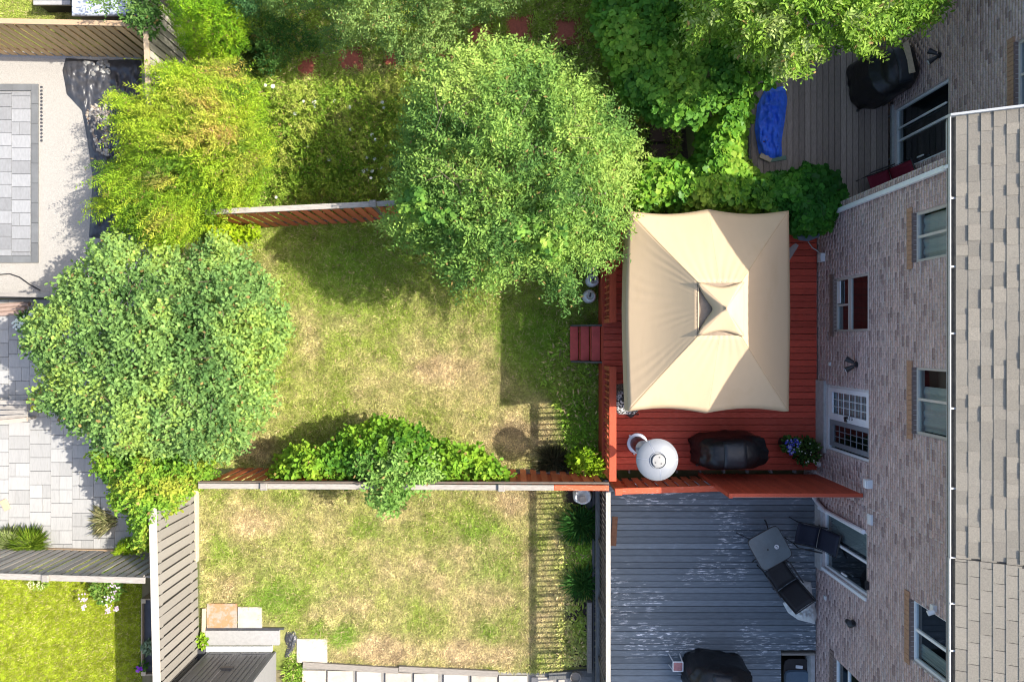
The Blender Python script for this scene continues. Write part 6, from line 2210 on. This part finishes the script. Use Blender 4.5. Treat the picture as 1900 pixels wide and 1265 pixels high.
rect = lambda a, b, c, d: [(a, b), (c, b), (c, d), (a, d)]
grass('grass', rect(384, 402, 1122, 868), [rect(1058, 603, 1130, 672)], 4300, .085, .0155, 'a', 11)
holesB = [rect(386, 1118, 442, 1164), rect(443, 1124, 488, 1164), rect(552, 1183, 609, 1228), rect(372, 1150, 536, 1300), [(555, 1226), (930, 1246), (930, 1300), (555, 1300)], [(925, 1248), (1112, 1250), (1112, 1300), (925, 1300)]]
grass('grass', rect(374, 880, 1050, 1246), holesB, 4300, .085, .0155, 'b', 12)
clover = lambda a, b: np.clip((fbm(a, b, 26, 71, 3) - .50) * 5, 0, 1) * .9 + .04
grass('lawn_weeds', rect(384, 404, 1120, 866), [rect(1058, 603, 1130, 672)], 700, .05, .034, 'a', 31, tmpl='oval', flat=.3, dens=clover, bright=1.05)
grass('lawn_weeds', rect(374, 880, 1050, 1246), holesB, 700, .05, .034, 'b', 32, tmpl='oval', flat=.3, dens=clover, bright=1.05)
grass('grass', rect(-10, 1028, 262, 1275), [], 7500, .055, .010, 'n', 13, flat=.9, bright=1.05)
grass('grass', rect(-10, -20, 132, 60), [], 3500, .08, .012, 'a', 14)
shade_patch = lambda a, b: 1 - np.clip(gauss(a, b, [(1040, 90, 60, 40, .9), (500, 70, 50, 50, .85), (1220, 265, 40, 70, 1)]), 0, 1)  # thins weeds over the mulch and painted shade patches
redgap = [rect(cx - 20, cy - 18, cx + 20, cy + 18) for cx, cy in [(652, 112), (892, 68), (962, 54), (1050, 56)]] + [rect(556, 112, 588, 140), rect(714, 98, 744, 124)]
grass('weeds', rect(292, -10, 1262, 392), redgap, 4200, .105, .024, 'w', 15, tmpl='rhomb', flat=.75, dens=shade_patch, bright=1.35)
wd_d = lambda a, b: np.clip((fbm(a, b, 40, 61, 3) - .45) * 6, 0, 1) * shade_patch(a, b)
grass('ground_cover', rect(292, -10, 1262, 392), redgap, 1500, .088, .048, 'w', 19, tmpl='oval', flat=.55, dens=wd_d, bright=1.3)
grass('ground_cover', [(1048, 600), (1122, 676), (1122, 866), (1060, 866), (1046, 770), (1000, 700)], [], 1800, .095, .040, 'a', 16, tmpl='oval', flat=.4, bright=1.3)
bed_d = lambda a, b: np.clip((fbm(a, b, 34, 55, 3) - .38) * 5, .12, 1)
grass('ground_cover', [(1042, 935), (1106, 935), (1102, 1232), (1040, 1232), (1034, 1100)], [], 1900, .10, .045, 'b', 17, tmpl='oval', flat=.4, dens=bed_d, bright=1.4)
grass('ground_cover', [(532, 1222), (560, 1232), (562, 1290), (524, 1290)], [rect(500, 1150, 532, 1300)], 2600, .09, .03, 'b', 18, tmpl='rhomb', flat=.5)

# small leaves dropped on the lawns
rng = np.random.RandomState(77)
n = 420
px = np.concatenate([rng.uniform(400, 1110, n // 2), rng.uniform(380, 1040, n // 2)])
py = np.concatenate([rng.uniform(420, 860, n // 2), rng.uniform(915, 1235, n // 2)])
p = np.stack([(px - 950) / 76.2, (632.5 - py) / 76.2, np.full(n, .05)], 1)
V, F, m = leaf_arrays(p, rng.randn(n, 3) * np.array([1, 1, .1]), norm(rng.randn(n, 3) * .3 + np.array([0, 0, 1.0])), .03 + .03 * rng.rand(n), .018 + .014 * rng.rand(n), 'oval')
tag(put('fallen_leaves', np_mesh('fallen_leaves', V, F, m_leaf, np.repeat(pick([(.30, .20, .09), (.40, .32, .12), (.45, .40, .22), (.14, .09, .05)], rng.rand(n), rng), m, axis=0))), kind='stuff')

# rough thickets of weeds in the overgrown bed
for k, (pl_, n_, zz_, pal_, sd_) in enumerate([
        ([(500, 170), (620, 152), (780, 132), (800, 215), (750, 300), (735, 362), (640, 368), (520, 366), (492, 300)], 1500, .55, [(.10, .20, .02), (.20, .31, .035), (.31, .40, .06), (.41, .45, .10)], 301),
        ([(440, 20), (560, 30), (600, 80), (540, 104), (510, 140), (470, 120)], 420, .7, [(.03, .09, .02), (.06, .15, .03), (.11, .2, .045)], 302)]):
    r0 = plant_root('weed_thicket', pl_[0][0], pl_[0][1], None, None)
    w_ = crown('weeds', r0, pl_, .06, zz_, n_, 9, .22, (.062, .030), 'rhomb', pal_, sd_, dome=40, edge=16, escale=24, clump=.22, cscale=30, depth=.2, under=.2, up=.9, out=.3, clump2=.14)
    tag(r0, kind='stuff')
    tag(w_, kind='stuff')
